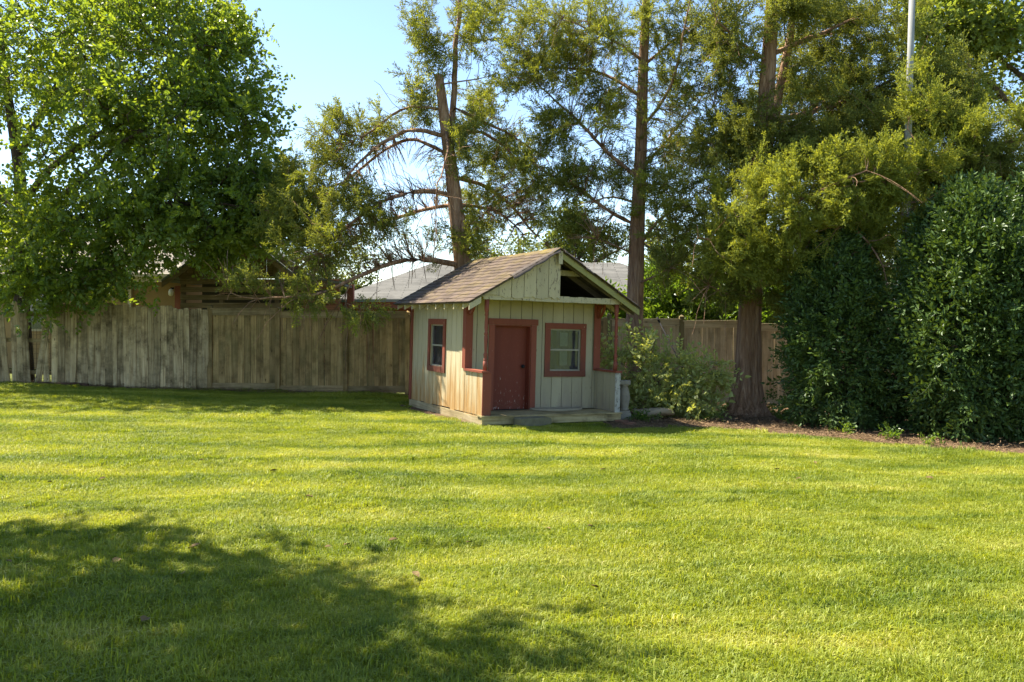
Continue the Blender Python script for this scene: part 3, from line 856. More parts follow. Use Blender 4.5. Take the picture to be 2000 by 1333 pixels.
def pedestal():
    x, y = (1219-1000)/FPX*14.62, 14.62; z = float(gz(x, y))+.01
    o = empty('garden_pedestal', (x, y, z)); tag(o, 'pale cast stone baluster pedestal beside the porch corner', 'pedestal')
    MB().box(-.105, .105, -.105, .105, 0, .15).box(-.09, .09, -.09, .09, .151, .18).build('plinth', M_['cast'], o)
    pr = [(.075, .181), (.085, .2), (.07, .22), (.078, .25), (.1, .36), (.098, .44), (.08, .54), (.066, .60), (.085, .615), (.085, .635)]
    MB().lathe(pr, 0, 0, 16).build('shaft', M_['cast'], o, True)
    MB().box(-.1, .1, -.1, .1, .636, .70).build('capital', M_['cast'], o)
pedestal()
def rock():
    x, y = (1272-1000)/FPX*14.9, 14.9; z = float(gz(x, y))
    m = MB(); n = 14; ring = []
    r = random.Random(5)
    ou = [(.36*math.cos(a)*(1+.18*math.sin(3*a+1)), .17*math.sin(a)*(1+.2*math.cos(4*a))) for a in np.linspace(0, 2*math.pi, n, endpoint=False)]
    for zz, sc in ((.10, .93), (.13, 1.04), (.175, 1.0), (.2, .86)):
        for k, (a, b) in enumerate(ou): m.v.append((a*sc*(1+r.uniform(-.05, .05)), b*sc*(1+r.uniform(-.07, .07)), zz+.025*math.sin(a*9)+r.uniform(-.008, .008)))
    for q in range(3):
        for k in range(n): m.f.append((q*n+k, q*n+(k+1) % n, (q+1)*n+(k+1) % n, (q+1)*n+k))
    m.f += [tuple(range(n-1, -1, -1)), tuple(range(3*n, 4*n))]
    root = empty('stone_slab', (x, y, z)); tag(root, 'wavy edged tan stone slab lying under the shrub', 'stone')
    m.build('slab', M_['stone'], root, True)
    MB().box(-.14, .12, -.1, .08, -.02, .11).build('footing', M_['block'], root)
rock()
for k, (px, py, rz_, lab) in enumerate(((1228, 833, .5, 'old red brick sunk in soil before the pedestal'), (1214, 829, -.2, 'old red brick wedged against the porch corner'))):
    g = onground(px, py)
    o = MB().box(-.11, .11, -.055, .055, 0, .055).build('loose_brick', M_['brick']); o.location = (g[0], g[1], float(gz(g[0], g[1]))+.012); o.rotation_euler = (0, .04, rz_)
    tag(o, lab, 'brick', 'loose bricks by the porch')

# ------------------------------------------------------------------ fences
FY = 18.5
def picket_mesh(name, w, h, t, mat, ear=True, warp=0.):
    m = MB(); n = 4
    zs = [0, h*.35, h*.7, h-.035 if ear else h]
    V = []
    for q, z in enumerate(zs):
        dx = warp*math.sin(q*1.1)
        for x in (-w/2, 0, w/2):
            cup = .004 if x == 0 else 0
            V.append((x+dx, -t/2-cup, z)); V.append((x+dx, t/2-cup, z))
    if ear:
        dx = warp*math.sin(3.3)
        for x in (-w*.30, 0, w*.30): V.append((x+dx, -t/2, h)); V.append((x+dx, t/2, h))
    L = len(V)//6
    F = []
    for q in range(L-1):
        a, b = q*6, q*6+6
        F += [(a, a+2, b+2, b), (a+2, a+4, b+4, b+2), (a+3, a+1, b+1, b+3), (a+5, a+3, b+3, b+5), (a+1, a, b, b+1), (a+4, a+5, b+5, b+4)]
    e = (L-1)*6; F += [(0, 1, 3, 2), (2, 3, 5, 4), (e, e+2, e+3, e+1), (e+2, e+4, e+5, e+3)]
    m.add(V, F); return m.mesh(name, mat)

# old picket fence at the left
xa, xb = P(-170, 0, FY)[0], P(409, 0, FY)[0]
fo = empty('picket_fence', ((xa+xb)/2, FY, float(gz((xa+xb)/2, FY))))
tag(fo, 'old grey dog eared picket fence with broken leaning boards under the leafy tree', 'fence')
OF = np.array(fo.location)
old_me = [picket_mesh('picket', .138, 1.80, .02, M_['fence_old'], True, w) for w in (0, .006, -.006, .012)]
def put(me, name, parent, loc, rot=(0, 0, 0), sc=(1, 1, 1)):
    o = link(bpy.data.objects.new(name, me), parent); o.location = tuple(np.array(loc)-np.array(parent.location)); o.rotation_euler = rot; o.scale = sc; return o
x = P(103, 0, FY)[0]; k = 0
while x < xb-.05:
    put(old_me[random.randrange(4)], 'picket', fo, (x+.07, FY-.03-.016*(k % 2)+random.uniform(-.006, .006), float(gz(x, FY))+.0),
        (random.uniform(-.012, .012), random.uniform(-.012, .012), random.uniform(-.06, .06)), (random.uniform(.92, 1.12), 1, random.uniform(.975, 1.02)+.012*math.sin(x*1.3)))
    x += .131; k += 1
x = P(-170, 0, FY)[0]
while x < P(-6, 0, FY)[0]:
    put(old_me[random.randrange(4)], 'picket', fo, (x+.07, FY-.03, float(gz(x, FY))), (0, random.uniform(-.02, .02), 0), (1, 1, random.uniform(.97, 1.02))); x += .137
# the loose boards: foot pixel, lean, height factor
for px, dy, lean, hs, ws in ((3, -.03, .0, .98, 1.), (18, -.06, -.085, .99, .95), (34, -.05, -.015, 1.01, 1.05), (42.5, -.05, -.02, .97, 1.02), (57, -.07, -.045, .95, 1.1), (76, -.05, .155, .88, 1.0), (94, -.04, -.03, .78, .9)):
    g = P(px, 750, FY)
    put(old_me[px.__hash__() % 4], 'picket', fo, (g[0], FY+dy, float(gz(g[0], FY))-.01), (.02, lean, 0), (ws, 1, hs))
def rail(parent, x0, x1, y, z0, z1, hgt, thick, mat, name='rail'):
    L = x1-x0; m = MB().box(0, L, -thick/2, thick/2, -hgt/2, hgt/2)
    o = m.build(name, mat, parent); o.location = tuple(np.array((x0, y, z0))-np.array(parent.location)); o.rotation_euler = (0, -math.atan2(z1-z0, L), 0); return o
for h in (.28, .98, 1.55):
    rail(fo, xa, xb, FY+.005, float(gz(xa, FY))+h, float(gz(xb, FY))+h, .085, .035, M_['rail_old'])
def post(parent, x, y, z0, h, w, mat, cap=True):
    m = MB().box(-w/2, w/2, -w/2, w/2, -.05, h)
    if cap: m.add([(-w/2, -w/2, h), (w/2, -w/2, h), (w/2, w/2, h), (-w/2, w/2, h), (0, 0, h+.04)], [(0, 1, 4), (1, 2, 4), (2, 3, 4), (3, 0, 4)])
    o = m.build('post', mat, parent); o.location = tuple(np.array((x, y, z0))-np.array(parent.location)); return o
for px in (-100, 50, 230): 
    gx = P(px, 0, FY+.08)[0]; post(fo, gx, FY+.08, float(gz(gx, FY)), 1.72, .09, M_['fence_old'])
lg = P(60, 752, 18.25)
o = MB().prism([(-.55, .0), (.5, 0), (.52, .05), (.2, .075), (-.2, .06), (-.56, .08)], -.04, .05).build('fallen_board', M_['rot'])
o.location = (P(125, 0, 18.28)[0], 18.28, float(gz(P(125, 0, 18.28)[0], 18.28))+.005); o.rotation_euler = (0, .02, .04)
tag(o, 'rotting reddish board on the ground along the picket fence foot', 'board')
# wire mesh behind the gap
def wire_panel():
    x0, x1 = P(58, 0, FY+.3)[0], P(112, 0, FY+.3)[0]; z = float(gz(x0, FY))
    root = empty('wire_panel', ((x0+x1)/2, FY+.3, z)); tag(root, 'thin wire mesh panel behind the gap in the picket fence', 'wire mesh')
    m = MB(); w = (x1-x0)/2
    for k in range(9): m.box(-w+2*w*k/8-.002, -w+2*w*k/8+.002, -.002, .002, 0, 1.2)
    for k in range(12): m.box(-w, w, -.0045, -.0022, .02+.105*k, .024+.105*k)
    m.build('mesh', M_['iron'], root)
    MB().box(w-.03, w+.02, -.02, .02, -.02, 1.25).build('stake', M_['fence_old'], root)
wire_panel()

def panel_fence(name, label, px_posts, top, mats, steps, post_mat, step_over=0, pw=.137, gap_p=.0, post_top=.05):
    xsx = [P(p, 0, FY)[0] for p in px_posts]
    root = empty(name, (xsx[0], FY, float(gz(xsx[0], FY)))); tag(root, label, 'fence')
    me = [picket_mesh('picket', pw, top-.02, .018, mats[0], False, w) for w in (0, .002, -.002)]
    for k in range(len(xsx)-1):
        x0, x1 = xsx[k], xsx[k+1]; zb = float(gz((x0+x1)/2, FY))+steps[k]
        n = max(2, round((x1-x0-.09)/(pw+.002))); pitch = (x1-x0-.09)/n
        for q in range(n):
            gp = random.uniform(.006, .02) if random.random() < gap_p else random.uniform(.001, .003)
            put(me[random.randrange(3)], 'picket', root, (x0+.045+pitch*(q+.5), FY+random.uniform(-.003, .003), zb), (0, random.uniform(-.004, .004), 0), ((pitch-gp)/pw, 1, 1))
        rail(root, x0+.045, x1-.045, FY-.028, zb+top-.07, zb+top-.07, .135, .03, mats[1], 'top_rail')
        rail(root, x0+.02, x1-.02, FY-.012, zb+top+.012, zb+top+.012, .026, .11, mats[1], 'cap_rail')
        rail(root, x0+.045, x1-.045, FY-.028, zb+.075, zb+.075, .14, .03, mats[1], 'kick_board')
        rail(root, x0+.045, x1-.045, FY+.03, zb+top*.5, zb+top*.5, .085, .036, mats[1], 'rail')
    for k, x in enumerate(xsx):
        zb = float(gz(x, FY)); post(root, x, FY-.01, zb, top+post_top+(steps[min(k, len(steps)-1)]), .10, post_mat)
    return root
panel_fence('panel_fence', 'olive brown board fence panels stepping down behind the playhouse', [411, 543, 675, 796, 925, 1055, 1182], 1.76, (M_['fence_panel'], M_['rail_old']), [.03, .015, .03, 0, 0, 0], M_['fence_panel'], gap_p=.3)
panel_fence('board_fence', 'pale tan board fence with capped posts behind the cedars and hollies', [1190, 1331, 1472, 1612, 1752, 1892, 2032, 2170], 1.80, (M_['fence_right'], M_['rail_right']), [0]*7, M_['post_gold'], gap_p=.05, post_top=.09)
# dark leaning rod against the fence
a_, b_ = P(1284, 622, 18.2), P(1330, 712, 17.9)
d_ = (b_-a_); e_ = b_+d_*.75; e_[2] = float(gz(e_[0], e_[1]))+.0
root = empty('leaning_rod', tuple(e_)); tag(root, 'thin dark metal rod leaning on the tan fence beside the cedar', 'rod')
MB().tube([e_, b_, a_], [.016, .016, .014], 8).build('rod', M_['iron'], root, True, off=e_)
MB().tube([a_-(b_-a_)*.02, a_+(b_-a_)*.10], .022, 8).build('grip', M_['iron'], root, True, off=e_)

# flagpole / utility pole
fp = P(1757, 838, 14.6); fpz = float(gz(fp[0], fp[1])); tp = P(1784, -90, 14.6)
root = empty('pole', (fp[0], fp[1], fpz)); tag(root, 'tall weathered white metal pole rising between the two hollies', 'pole')
base = np.array([fp[0], fp[1], fpz-.05])
pt = lambda t: base+(tp-base)*t
MB().tube([pt(0), pt(.52)], [.072, .068], 14).build('lower_shaft', M_['pole'], root, True, off=(fp[0], fp[1], fpz))
MB().tube([pt(.5), pt(1.0)], [.060, .050], 14).build('upper_shaft', M_['pole'], root, True, off=(fp[0], fp[1], fpz))
MB().tube([pt(.505), pt(.525)], [.076, .076], 14).build('collar', M_['pole'], root, True, off=(fp[0], fp[1], fpz))

# ------------------------------------------------------------------ neighbouring buildings beyond the fence
def uvq(o):
    me = o.data; uv = me.uv_layers.new(name='UVMap')
    for pl in me.polygons:
        n = pl.normal; t = Vector((0, 0, 1)).cross(n)
        t = t.normalized() if t.length > 1e-4 else Vector((1, 0, 0)); b = n.cross(t)
        for li in pl.loop_indices:
            c = me.vertices[me.loops[li].vertex_index].co; uv.data[li].uv = (c.dot(t), c.dot(b))
def hip_house(name, label, x0, x1, y0, y1, zb, ze, zr, roof_m, wall_m, fascia_m, inset=2., over=.35, gut=None, wins=()):
    root = empty(name, ((x0+x1)/2, y0, zb)); tag(root, label, 'house'); off = np.array(root.location)
    MB().box(x0, x1, y0, y1, zb, ze).build('wall', wall_m, root, off=off)
    a0, a1, b0, b1 = x0-over, x1+over, y0-over, y1+over; ym = (b0+b1)/2
    r = MB().add([(a0, b0, ze), (a1, b0, ze), (a1, b1, ze), (a0, b1, ze), (a0+inset, ym, zr), (a1-inset, ym, zr)],
                 [(0, 1, 5, 4), (1, 2, 5), (2, 3, 4, 5), (3, 0, 4), (0, 3, 2, 1)]).build('roof', roof_m, root, off=off); uvq(r)
    MB().box(a0-.02, a1+.02, b0-.03, b0-.002, ze-.16, ze+.02).build('fascia', fascia_m, root, off=off)
    if gut: MB().box(a0-.05, a1+.05, b0-.12, b0-.032, ze-.03, ze+.06).build('gutter', gut, root, off=off)
    for wx, wz, ww, wh in wins:
        f = MB().box(wx-ww/2, wx+ww/2, y0-.04, y0-.002, wz, wz+wh).build('window', M_['soffit'], root, off=off)
        MB().box(wx-ww/2+.06, wx+ww/2-.06, y0-.06, y0-.041, wz+.06, wz+wh-.06).build('pane', M_['glass'], f, off=off)
    return root, off
# tan house at the left
yL = 23.5
hx1 = P(352, 0, yL)[0]
root, off = hip_house('tan_house', 'tan walled neighbour house with pale shingle roof behind the picket fence', hx1-7.5, hx1, yL, yL+7, .0, P(0, 541, yL)[2], P(0, 440, yL+3.5)[2], M_['roof_brown'], M_['tan_wall'], M_['soffit'], 2.2, .3, M_['soffit'], [(hx1-4.0, 1.1, 1.0, 1.1)])
dx = P(253, 0, yL-.1)[0]
MB().box(dx-.045, dx+.045, yL-.11, yL-.03, .1, P(0, 545, yL)[2]).build('downspout', M_['soffit'], root, off=off)
MB().box(hx1-.14, hx1+.02, yL-.03, yL-.003, 0, P(0, 545, yL)[2]-.2).build('corner_board', M_['redtrim'], root, off=off)
lp = P(333, 570, yL-.2)
l = empty('wall_lantern', (lp[0], yL-.08, lp[2]-.12)); tag(l, 'small white lantern on the tan house corner', 'lantern')
MB().lathe([(.03, 0), (.065, .03), (.07, .12), (.05, .17), (.02, .2)], 0, -.09, 10).build('globe', M_['lamp'], l, True)
MB().box(-.03, .03, -.05, .045, .19, .24).build('bracket', M_['iron'], l)
# slatted pavilion with gable
def pavilion():
    Y = 21.3; x0, x1 = P(352, 0, Y)[0], P(612, 0, Y)[0]; xm = P(470, 0, Y)[0]
    zb = float(gz(xm, Y)); ze = P(0, 543, Y)[2]; za = P(0, 448, Y)[2]
    root = empty('slatted_shed', (xm, Y, zb)); off = np.array(root.location)
    tag(root, 'brown garden shed with board gable, slatted wall and grey green shingle roof', 'shed')
    for x in (x0+.05, xm-.5, xm+.9, x1-.05): MB().box(x-.05, x+.05, Y+.03, Y+.13, zb, ze-.001).build('post', M_['slat'], root, off=off)
    z = zb+.25; k = 0
    while z < ze-.05:
        MB().box(x0, x1-.55, Y, Y+.028, z, z+.125).build('slat', M_['slat'], root, off=off)
        z += .20; k += 1
    MB().box(x0, x1, Y+1.5, Y+1.53, zb, ze-.01).build('back_wall', M_['dark_in'], root, off=off)
    # gable boards
    n = 20
    def rz(x): return za-(za-ze)*abs(x-xm)/((x1+.35-xm) if x > xm else (xm-x0+.35))
    for q in range(n):
        a = x0+(x1-x0)*q/n; b = x0+(x1-x0)*(q+1)/n-.012; zt0, zt1 = rz(a)-.1, rz(b)-.1
        if min(zt0, zt1) > ze+.12:
            MB().prism([(a, ze+.08), (b, ze+.08), (b, zt1), (a, zt0)], Y-.02+.012*(q % 2), Y+.03).build('gable_board', M_['slat'], root, off=off)
    MB().box(x0-.02, x1+.02, Y-.03, Y+.06, ze-.02, ze+.085).build('beam', M_['slat'], root, off=off)
    # roof running back to the right
    D = 5.2; e0, e1 = x0-.35, x1+.35
    kx = xm+.75*(x1-xm)
    zk = P(0, 533, Y)[2]
    sw = -.7
    r = MB()
    f = [(e0, Y-.3, ze-.05), (xm, Y-.3, za), (kx, Y-.3, zk), (P(668, 0, Y)[0], Y-.3, P(0, 551, Y)[2])]
    b = [(a+sw, Y+D, c+.05) for a, _, c in f]
    lo = [(a, y, c-.06) for a, y, c in f+b]
    r.add(f+b+lo, [(0, 1, 5, 4), (1, 2, 6, 5), (2, 3, 7, 6), (8, 12, 13, 9), (9, 13, 14, 10), (10, 14, 15, 11), (0, 8, 9, 1), (1, 9, 10, 2), (2, 10, 11, 3), (3, 11, 15, 7), (0, 4, 12, 8), (4, 5, 13, 12), (5, 6, 14, 13), (6, 7, 15, 14)])
    ro = r.build('roof', M_['roof_green'], root, off=off); uvq(ro)
    # barge board
    for (p, q) in ((f[0], f[1]), (f[1], f[2]), (f[2], f[3])):
        MB().prism([(p[0], p[2]-.2), (q[0], q[2]-.2), (q[0], q[2]-.065), (p[0], p[2]-.065)], Y-.29, Y-.25).build('barge_board', M_['slat'], root, off=off)
    # reddish slat wing at the right
    xw0, xw1 = x1-.52, P(662, 0, Y)[0]
    z = zb+.3
    while z < P(0, 552, Y)[2]:
        MB().box(xw0, xw1, Y+.02, Y+.045, z, z+.13).build('slat', M_['slat_red'], root, off=off); z += .165
    for x in (xw0+.04, xw1-.04): MB().box(x-.045, x+.045, Y+.05, Y+.14, zb, P(0, 552, Y)[2]).build('post', M_['slat_red'], root, off=off)
pavilion()
# long low grey roofed house
yG = 27.
root, off = hip_house('grey_roofed_house', 'low house with long pale grey shingle roof and red fascia beyond the playhouse', P(672, 0, yG)[0], P(1392, 0, yG)[0], yG, yG+8, -.4, P(0, 589, yG)[2], P(0, 521, yG+4)[2]+.15, M_['roof_grey'], M_['redtrim'], M_['redtrim'], 3.0, .5, M_['gutter'])
px_ = P(685, 0, yG-1)[0]; MB().box(px_-.1, px_+.1, yG-1.1, yG-.9, -.4, P(0, 556, yG-1)[2]).build('porch_post', M_['redtrim'], root, off=off)
MB().box(px_-.12, px_+3.2, yG-1.12, yG-.88, P(0, 600, yG-1)[2]-.05, P(0, 594, yG-1)[2]).build('porch_beam', M_['redtrim'], root, off=off)
# brick house glimpsed over the hedge
yB = 30.
hip_house('brick_house', 'red brick house glimpsed between cedar branches over the tan fence', P(1390, 0, yB)[0], P(1720, 0, yB)[0], yB, yB+8, -.4, P(0, 556, yB)[2], P(0, 500, yB)[2], M_['roof_brown'], M_['brick'], M_['soffit'], 3., .4, None, [(P(1500, 0, yB)[0], .9, 1.2, 1.1)])

# ------------------------------------------------------------------ trees and shrubs
def resample(pts, rad, step):
    pts = np.asarray(pts, float); seg = np.linalg.norm(np.diff(pts, axis=0), axis=1); L = np.concatenate([[0], np.cumsum(seg)])
    n = max(2, int(L[-1]/step)+1); t = np.linspace(0, L[-1], n)
    # smooth by Catmull-like interpolation
    out = np.stack([np.interp(t, L, pts[:, k]) for k in range(3)], 1)
    if n > 4:
        for _ in range(2): out[1:-1] = .25*out[:-2]+.5*out[1:-1]+.25*out[2:]
    return out, np.interp(t, L, rad)

def grow(trunks, targets, step=.28, tip=.0035, expo=.46, jitter=.03, sag=.0, side_pen=.35, seed=1, direct=None):
    """skeleton: hand laid trunk and limb lines, then every target joins the nearest suitable limb"""
    r = np.random.default_rng(seed)
    pos, par, fix, dr = [], [], [], []
    for k, (pts, rad) in enumerate(trunks):
        q, rr = resample(pts, rad, step)
        if k == 0: prev = -1
        else:
            A = np.array(pos); prev = int(np.argmin(np.linalg.norm(A-q[0], axis=1)))
        wob = np.cumsum(r.normal(0, .028, (len(q), 3)), axis=0) if k > 0 else np.zeros((len(q), 3))
        wob -= wob[:1]; q = q+wob*np.linspace(0, 1, len(q))[:, None]
        for a in range(len(q)):
            if k > 0 and a == 0 and np.linalg.norm(np.array(pos[prev])-q[0]) < .02: continue
            d = unit(q[min(a+1, len(q)-1)]-q[max(a-1, 0)])
            pos.append(q[a]+r.normal(0, jitter*.4, 3)*(0 if k == 0 else 1)); par.append(prev); fix.append(rr[a]); dr.append(d); prev = len(pos)-1
    T = np.asarray(targets); n0 = len(pos)
    cap = n0+len(T)*14+10
    PA = np.zeros((cap, 3)); DA = np.zeros((cap, 3)); n = n0
    PA[:n0] = pos; DA[:n0] = dr
    md = np.array([np.min(np.linalg.norm(PA[:n0]-t, axis=1)) for t in T]); order = np.argsort(md)
    tips = np.zeros(len(T), int)
    root_z = PA[0, 2]
    ok0 = PA[:n0, 2] > root_z+.8
    for ti in order:
        t = T[ti]; df = t-PA[:n]; d = np.linalg.norm(df, axis=1)
        cosv = np.einsum('ij,ij->i', df, DA[:n])/(d+1e-6)
        cost = d*(1+side_pen*(1-cosv)); cost[:n0][~ok0] += 3
        if direct is not None and direct[ti]: cost[n0:] += 1.6
        b = int(np.argmin(cost)); L = d[b]; m = max(2, min(13, int(math.ceil(L/step))))
        p0 = PA[b].copy(); t0 = (unit(DA[b])*.35+unit(df[b])*.8)*L; t1 = (df[b]/L*.9+np.array([0, 0, -sag]))*L
        prev = b
        for s in range(1, m+1):
            u = s/m; h1, h2, h3, h4 = 2*u**3-3*u*u+1, u**3-2*u*u+u, -2*u**3+3*u*u, u**3-u*u
            p = h1*p0+h2*t0+h3*t+h4*t1+(r.normal(0, jitter, 3) if s < m else 0)
            PA[n] = p; DA[n] = unit(p-PA[prev]); par.append(prev); fix.append(0.); prev = n; n += 1
        tips[ti] = prev
    PA, DA = PA[:n], DA[:n]; par = np.array(par); fix = np.array(fix)
    cnt = np.zeros(n); cnt[tips] += 1 if direct is None else np.where(direct, 2.5, 1)
    for k in range(n-1, 0, -1):
        if par[k] >= 0: cnt[par[k]] += cnt[k]
    rad = np.where(fix > 0, fix, tip*np.maximum(cnt, 1) ** expo)
    for k in range(1, n):
        if par[k] >= 0: rad[k] = min(rad[k], rad[par[k]]*1.02)
    return PA, DA, par, rad, cnt, tips

def tubes(PA, par, rad, cnt, name, mat, parent, off, bumpy=0.):
    n = len(PA); best = -np.ones(n, int); bc = -np.ones(n)
    for k in range(1, n):
        p = par[k]
        if p >= 0 and rad[k]*1e4+cnt[k] > bc[p]: bc[p] = rad[k]*1e4+cnt[k]; best[p] = k
    starts = [k for k in range(n) if par[k] < 0 or best[par[k]] != k]
    VV = []; FF = []; base = 0
    for s in starts:
        ch = [s]
        while best[ch[-1]] >= 0: ch.append(best[ch[-1]])
        if par[s] >= 0: ch = [par[s]]+ch
        if len(ch) < 2: continue
        pts = PA[ch]; rr = rad[ch].copy()
        if par[s] >= 0: rr[0] = min(rr[0], rr[1]*1.25)
        rr[-1] *= .6
        big = rr.max(); ns = 14 if big > .09 else 8 if big > .03 else 5 if big > .012 else 3
        d = np.gradient(pts, axis=0); d /= (np.linalg.norm(d, axis=1, keepdims=True)+1e-9)
        ref = np.where(np.abs(d[:, :1]) < .85, np.array([[1., 0, 0]]), np.array([[0, 1., 0]]))
        if ns > 8: ref = np.tile(np.array([[1., 0, 0]]), (len(d), 1))
        e = np.cross(d, ref); e /= (np.linalg.norm(e, axis=1, keepdims=True)+1e-9); g = np.cross(d, e)
        a = np.linspace(0, 2*math.pi, ns, endpoint=False)
        R = rr[:, None]*np.ones(ns)
        if ns > 8 and bumpy: R = R*(1+bumpy*np.sin(a*3+1)[None]+bumpy*.8*np.sin(a*5+pts[:, 2:3]*.8))
        V = pts[:, None, :]+R[..., None]*(np.cos(a)[None, :, None]*e[:, None, :]+np.sin(a)[None, :, None]*g[:, None, :])
        m = len(pts); i_, k_ = np.meshgrid(np.arange(m-1), np.arange(ns), indexing='ij')
        F = np.stack([i_*ns+k_, i_*ns+(k_+1) % ns, (i_+1)*ns+(k_+1) % ns, (i_+1)*ns+k_], -1).reshape(-1, 4)+base
        VV.append(V.reshape(-1, 3)); FF.append(F); base += m*ns
    me = np_mesh(name, np.concatenate(VV)-np.array(off), [np.concatenate(FF)], mat, True)
    return link(bpy.data.objects.new(name, me), parent)

def dir_to_euler(D, roll):
    D = D/(np.linalg.norm(D, axis=1, keepdims=True)+1e-9)
    return np.stack([roll, -np.arcsin(np.clip(D[:, 2], -1, 1)), np.arctan2(D[:, 1], D[:, 0])], 1)

def sprays(PA, DA, par, tips, per, spread, up=.0, rnd=.6, smin=.75, smax=1.25, back=2):
    pts = []; dirs = []
    for t in tips:
        d = DA[t]
        for k in range(per):
            q = t
            for _ in range(rng.integers(0, back+1)):
                if par[q] >= 0: q = par[q]
            pts.append(PA[q]+rng.normal(0, spread, 3)); v = d+rng.normal(0, rnd, 3)+np.array([0, 0, up]); dirs.append(v)
    pts = np.array(pts); dirs = np.array(dirs); n = len(pts)
    return pts, dir_to_euler(dirs, rng.uniform(-3.14, 3.14, n)), rng.uniform(smin, smax, n)

def ell(px, py, Y, rx, ry, rd, n, pw=.45):
    """n points in an ellipsoid given by its centre pixel and depth; rx, ry in photo pixels, rd in metres"""
    d = rng.normal(0, 1, (n, 3)); d /= np.linalg.norm(d, axis=1, keepdims=True); r = rng.uniform(0, 1, n) ** pw
    c = P(px, py, Y); k = Y/FPX
    return c+d*r[:, None]*np.array([rx*k, rd, ry*k])

def line(Y, *pp):
    """pixel polyline; each point (px, py[, depth offset])"""
    return [P(p[0], p[1], Y+(p[2] if len(p) > 2 else 0)) for p in pp]

def cull(T, keep, wave, seed):
    """clumps and gaps: keep the points where a random wave field is high"""
    r = np.random.default_rng(seed*7+3); f = np.zeros(len(T))
    for k in range(14):
        d = r.normal(0, 1, 3); d = d/np.linalg.norm(d)*2*math.pi/(wave*r.uniform(.8, 2.4)); f += np.sin(T @ d+r.uniform(0, 6.28))
    return T[f > np.quantile(f, 1-keep)]

def tree(name, label, cat, trunks, leaf_sets, bare=None, bark='bark_cedar', group=None, step=.28, tip=.0035, expo=.46, sag=0., jitter=.03, seed=1, bumpy=0., keep=.52, wave=.36, fringe=0, crown_name='crown'):
    """leaf_sets: list of (targets, source key, per, spread, up, rnd, smin, smax)"""
    base = np.array(trunks[0][0][0]); root = empty(name, tuple(base)); tag(root, label, cat, group)
    leaf_sets = [(s[0][rng.permutation(len(s[0]))],)+tuple(s[1:]) for s in leaf_sets]
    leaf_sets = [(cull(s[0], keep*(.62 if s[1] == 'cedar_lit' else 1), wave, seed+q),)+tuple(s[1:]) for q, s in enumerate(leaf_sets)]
    allT = [s[0] for s in leaf_sets]+([bare] if bare is not None and len(bare) else [])
    if fringe:
        fr_ = []
        for pts_, _r in trunks[1:]:
            q_, _ = resample(pts_, _r, .16)
            for a_ in range(2, len(q_)):
                p_ = q_[a_]; d_ = unit(q_[a_]-q_[a_-1])
                for _ in range(fringe):
                    l_ = rng.uniform(.15, 1.)**1.5*1.5; fr_.append(p_+d_*l_*rng.uniform(.3, .9)+np.array([rng.normal(0, .2)*l_, rng.normal(0, .35)*l_, (-.65 if rng.uniform() < .7 else .45)*l_]))
        allT.append(np.array(fr_))
    T = np.concatenate(allT); nl_ = sum(len(q[0]) for q in leaf_sets); direct = np.arange(len(T)) >= nl_
    PA, DA, par, rad, cnt, tips = grow(trunks, T, step, tip, expo, jitter, sag, seed=seed, direct=direct)
    tubes(PA, par, rad, cnt, 'trunk', M_[bark], root, base, bumpy)
    a = 0
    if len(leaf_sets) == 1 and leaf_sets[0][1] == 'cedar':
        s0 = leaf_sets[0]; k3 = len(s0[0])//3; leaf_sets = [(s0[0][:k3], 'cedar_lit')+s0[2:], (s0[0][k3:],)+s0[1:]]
    for s in leaf_sets:
        tt = tips[a:a+len(s[0])]; a += len(s[0])
        pts, rot, sc = sprays(PA, DA, par, tt, s[2], s[3], s[4], s[5], s[6], s[7])
        scatter(crown_name, s[1], pts, rot, sc, root, base)
    return root

def foot(px, Y):
    x = (px-1000)/FPX*Y; return np.array([x, Y, float(gz(x, Y))-.05])

# --- leafy tree at the left
Y = 19.3
tr = [([foot(50, Y)]+line(Y, (42, 600), (38, 470), (42, 360), (22, 230), (2, 100), (-20, -120)), [.20, .17, .15, .13, .10, .08, .05]),
      (line(Y, (42, 400), (100, 325, -.3), (170, 272, -.6), (260, 215, -.9), (340, 140, -1)), [.09, .08, .065, .045, .02]),
      (line(Y, (40, 440), (120, 385, -.5), (230, 295, -1.2), (330, 240, -1.5)), [.08, .065, .05, .02]),
      (line(Y, (40, 470), (150, 425, -.6), (300, 392, -1.2), (420, 385, -1.4), (500, 410, -1.5)), [.08, .07, .05, .035, .015]),
      (line(Y, (40, 420), (-60, 330, .3), (-200, 200, .5), (-280, 60, .6)), [.09, .08, .06, .02]),
      (line(Y, (40, 300), (120, 150, .6), (220, 0, 1), (300, -130, 1.2)), [.08, .07, .05, .02]),
      (line(Y, (42, 430), (130, 470, -1.), (230, 510, -1.5)), [.05, .035, .015])]
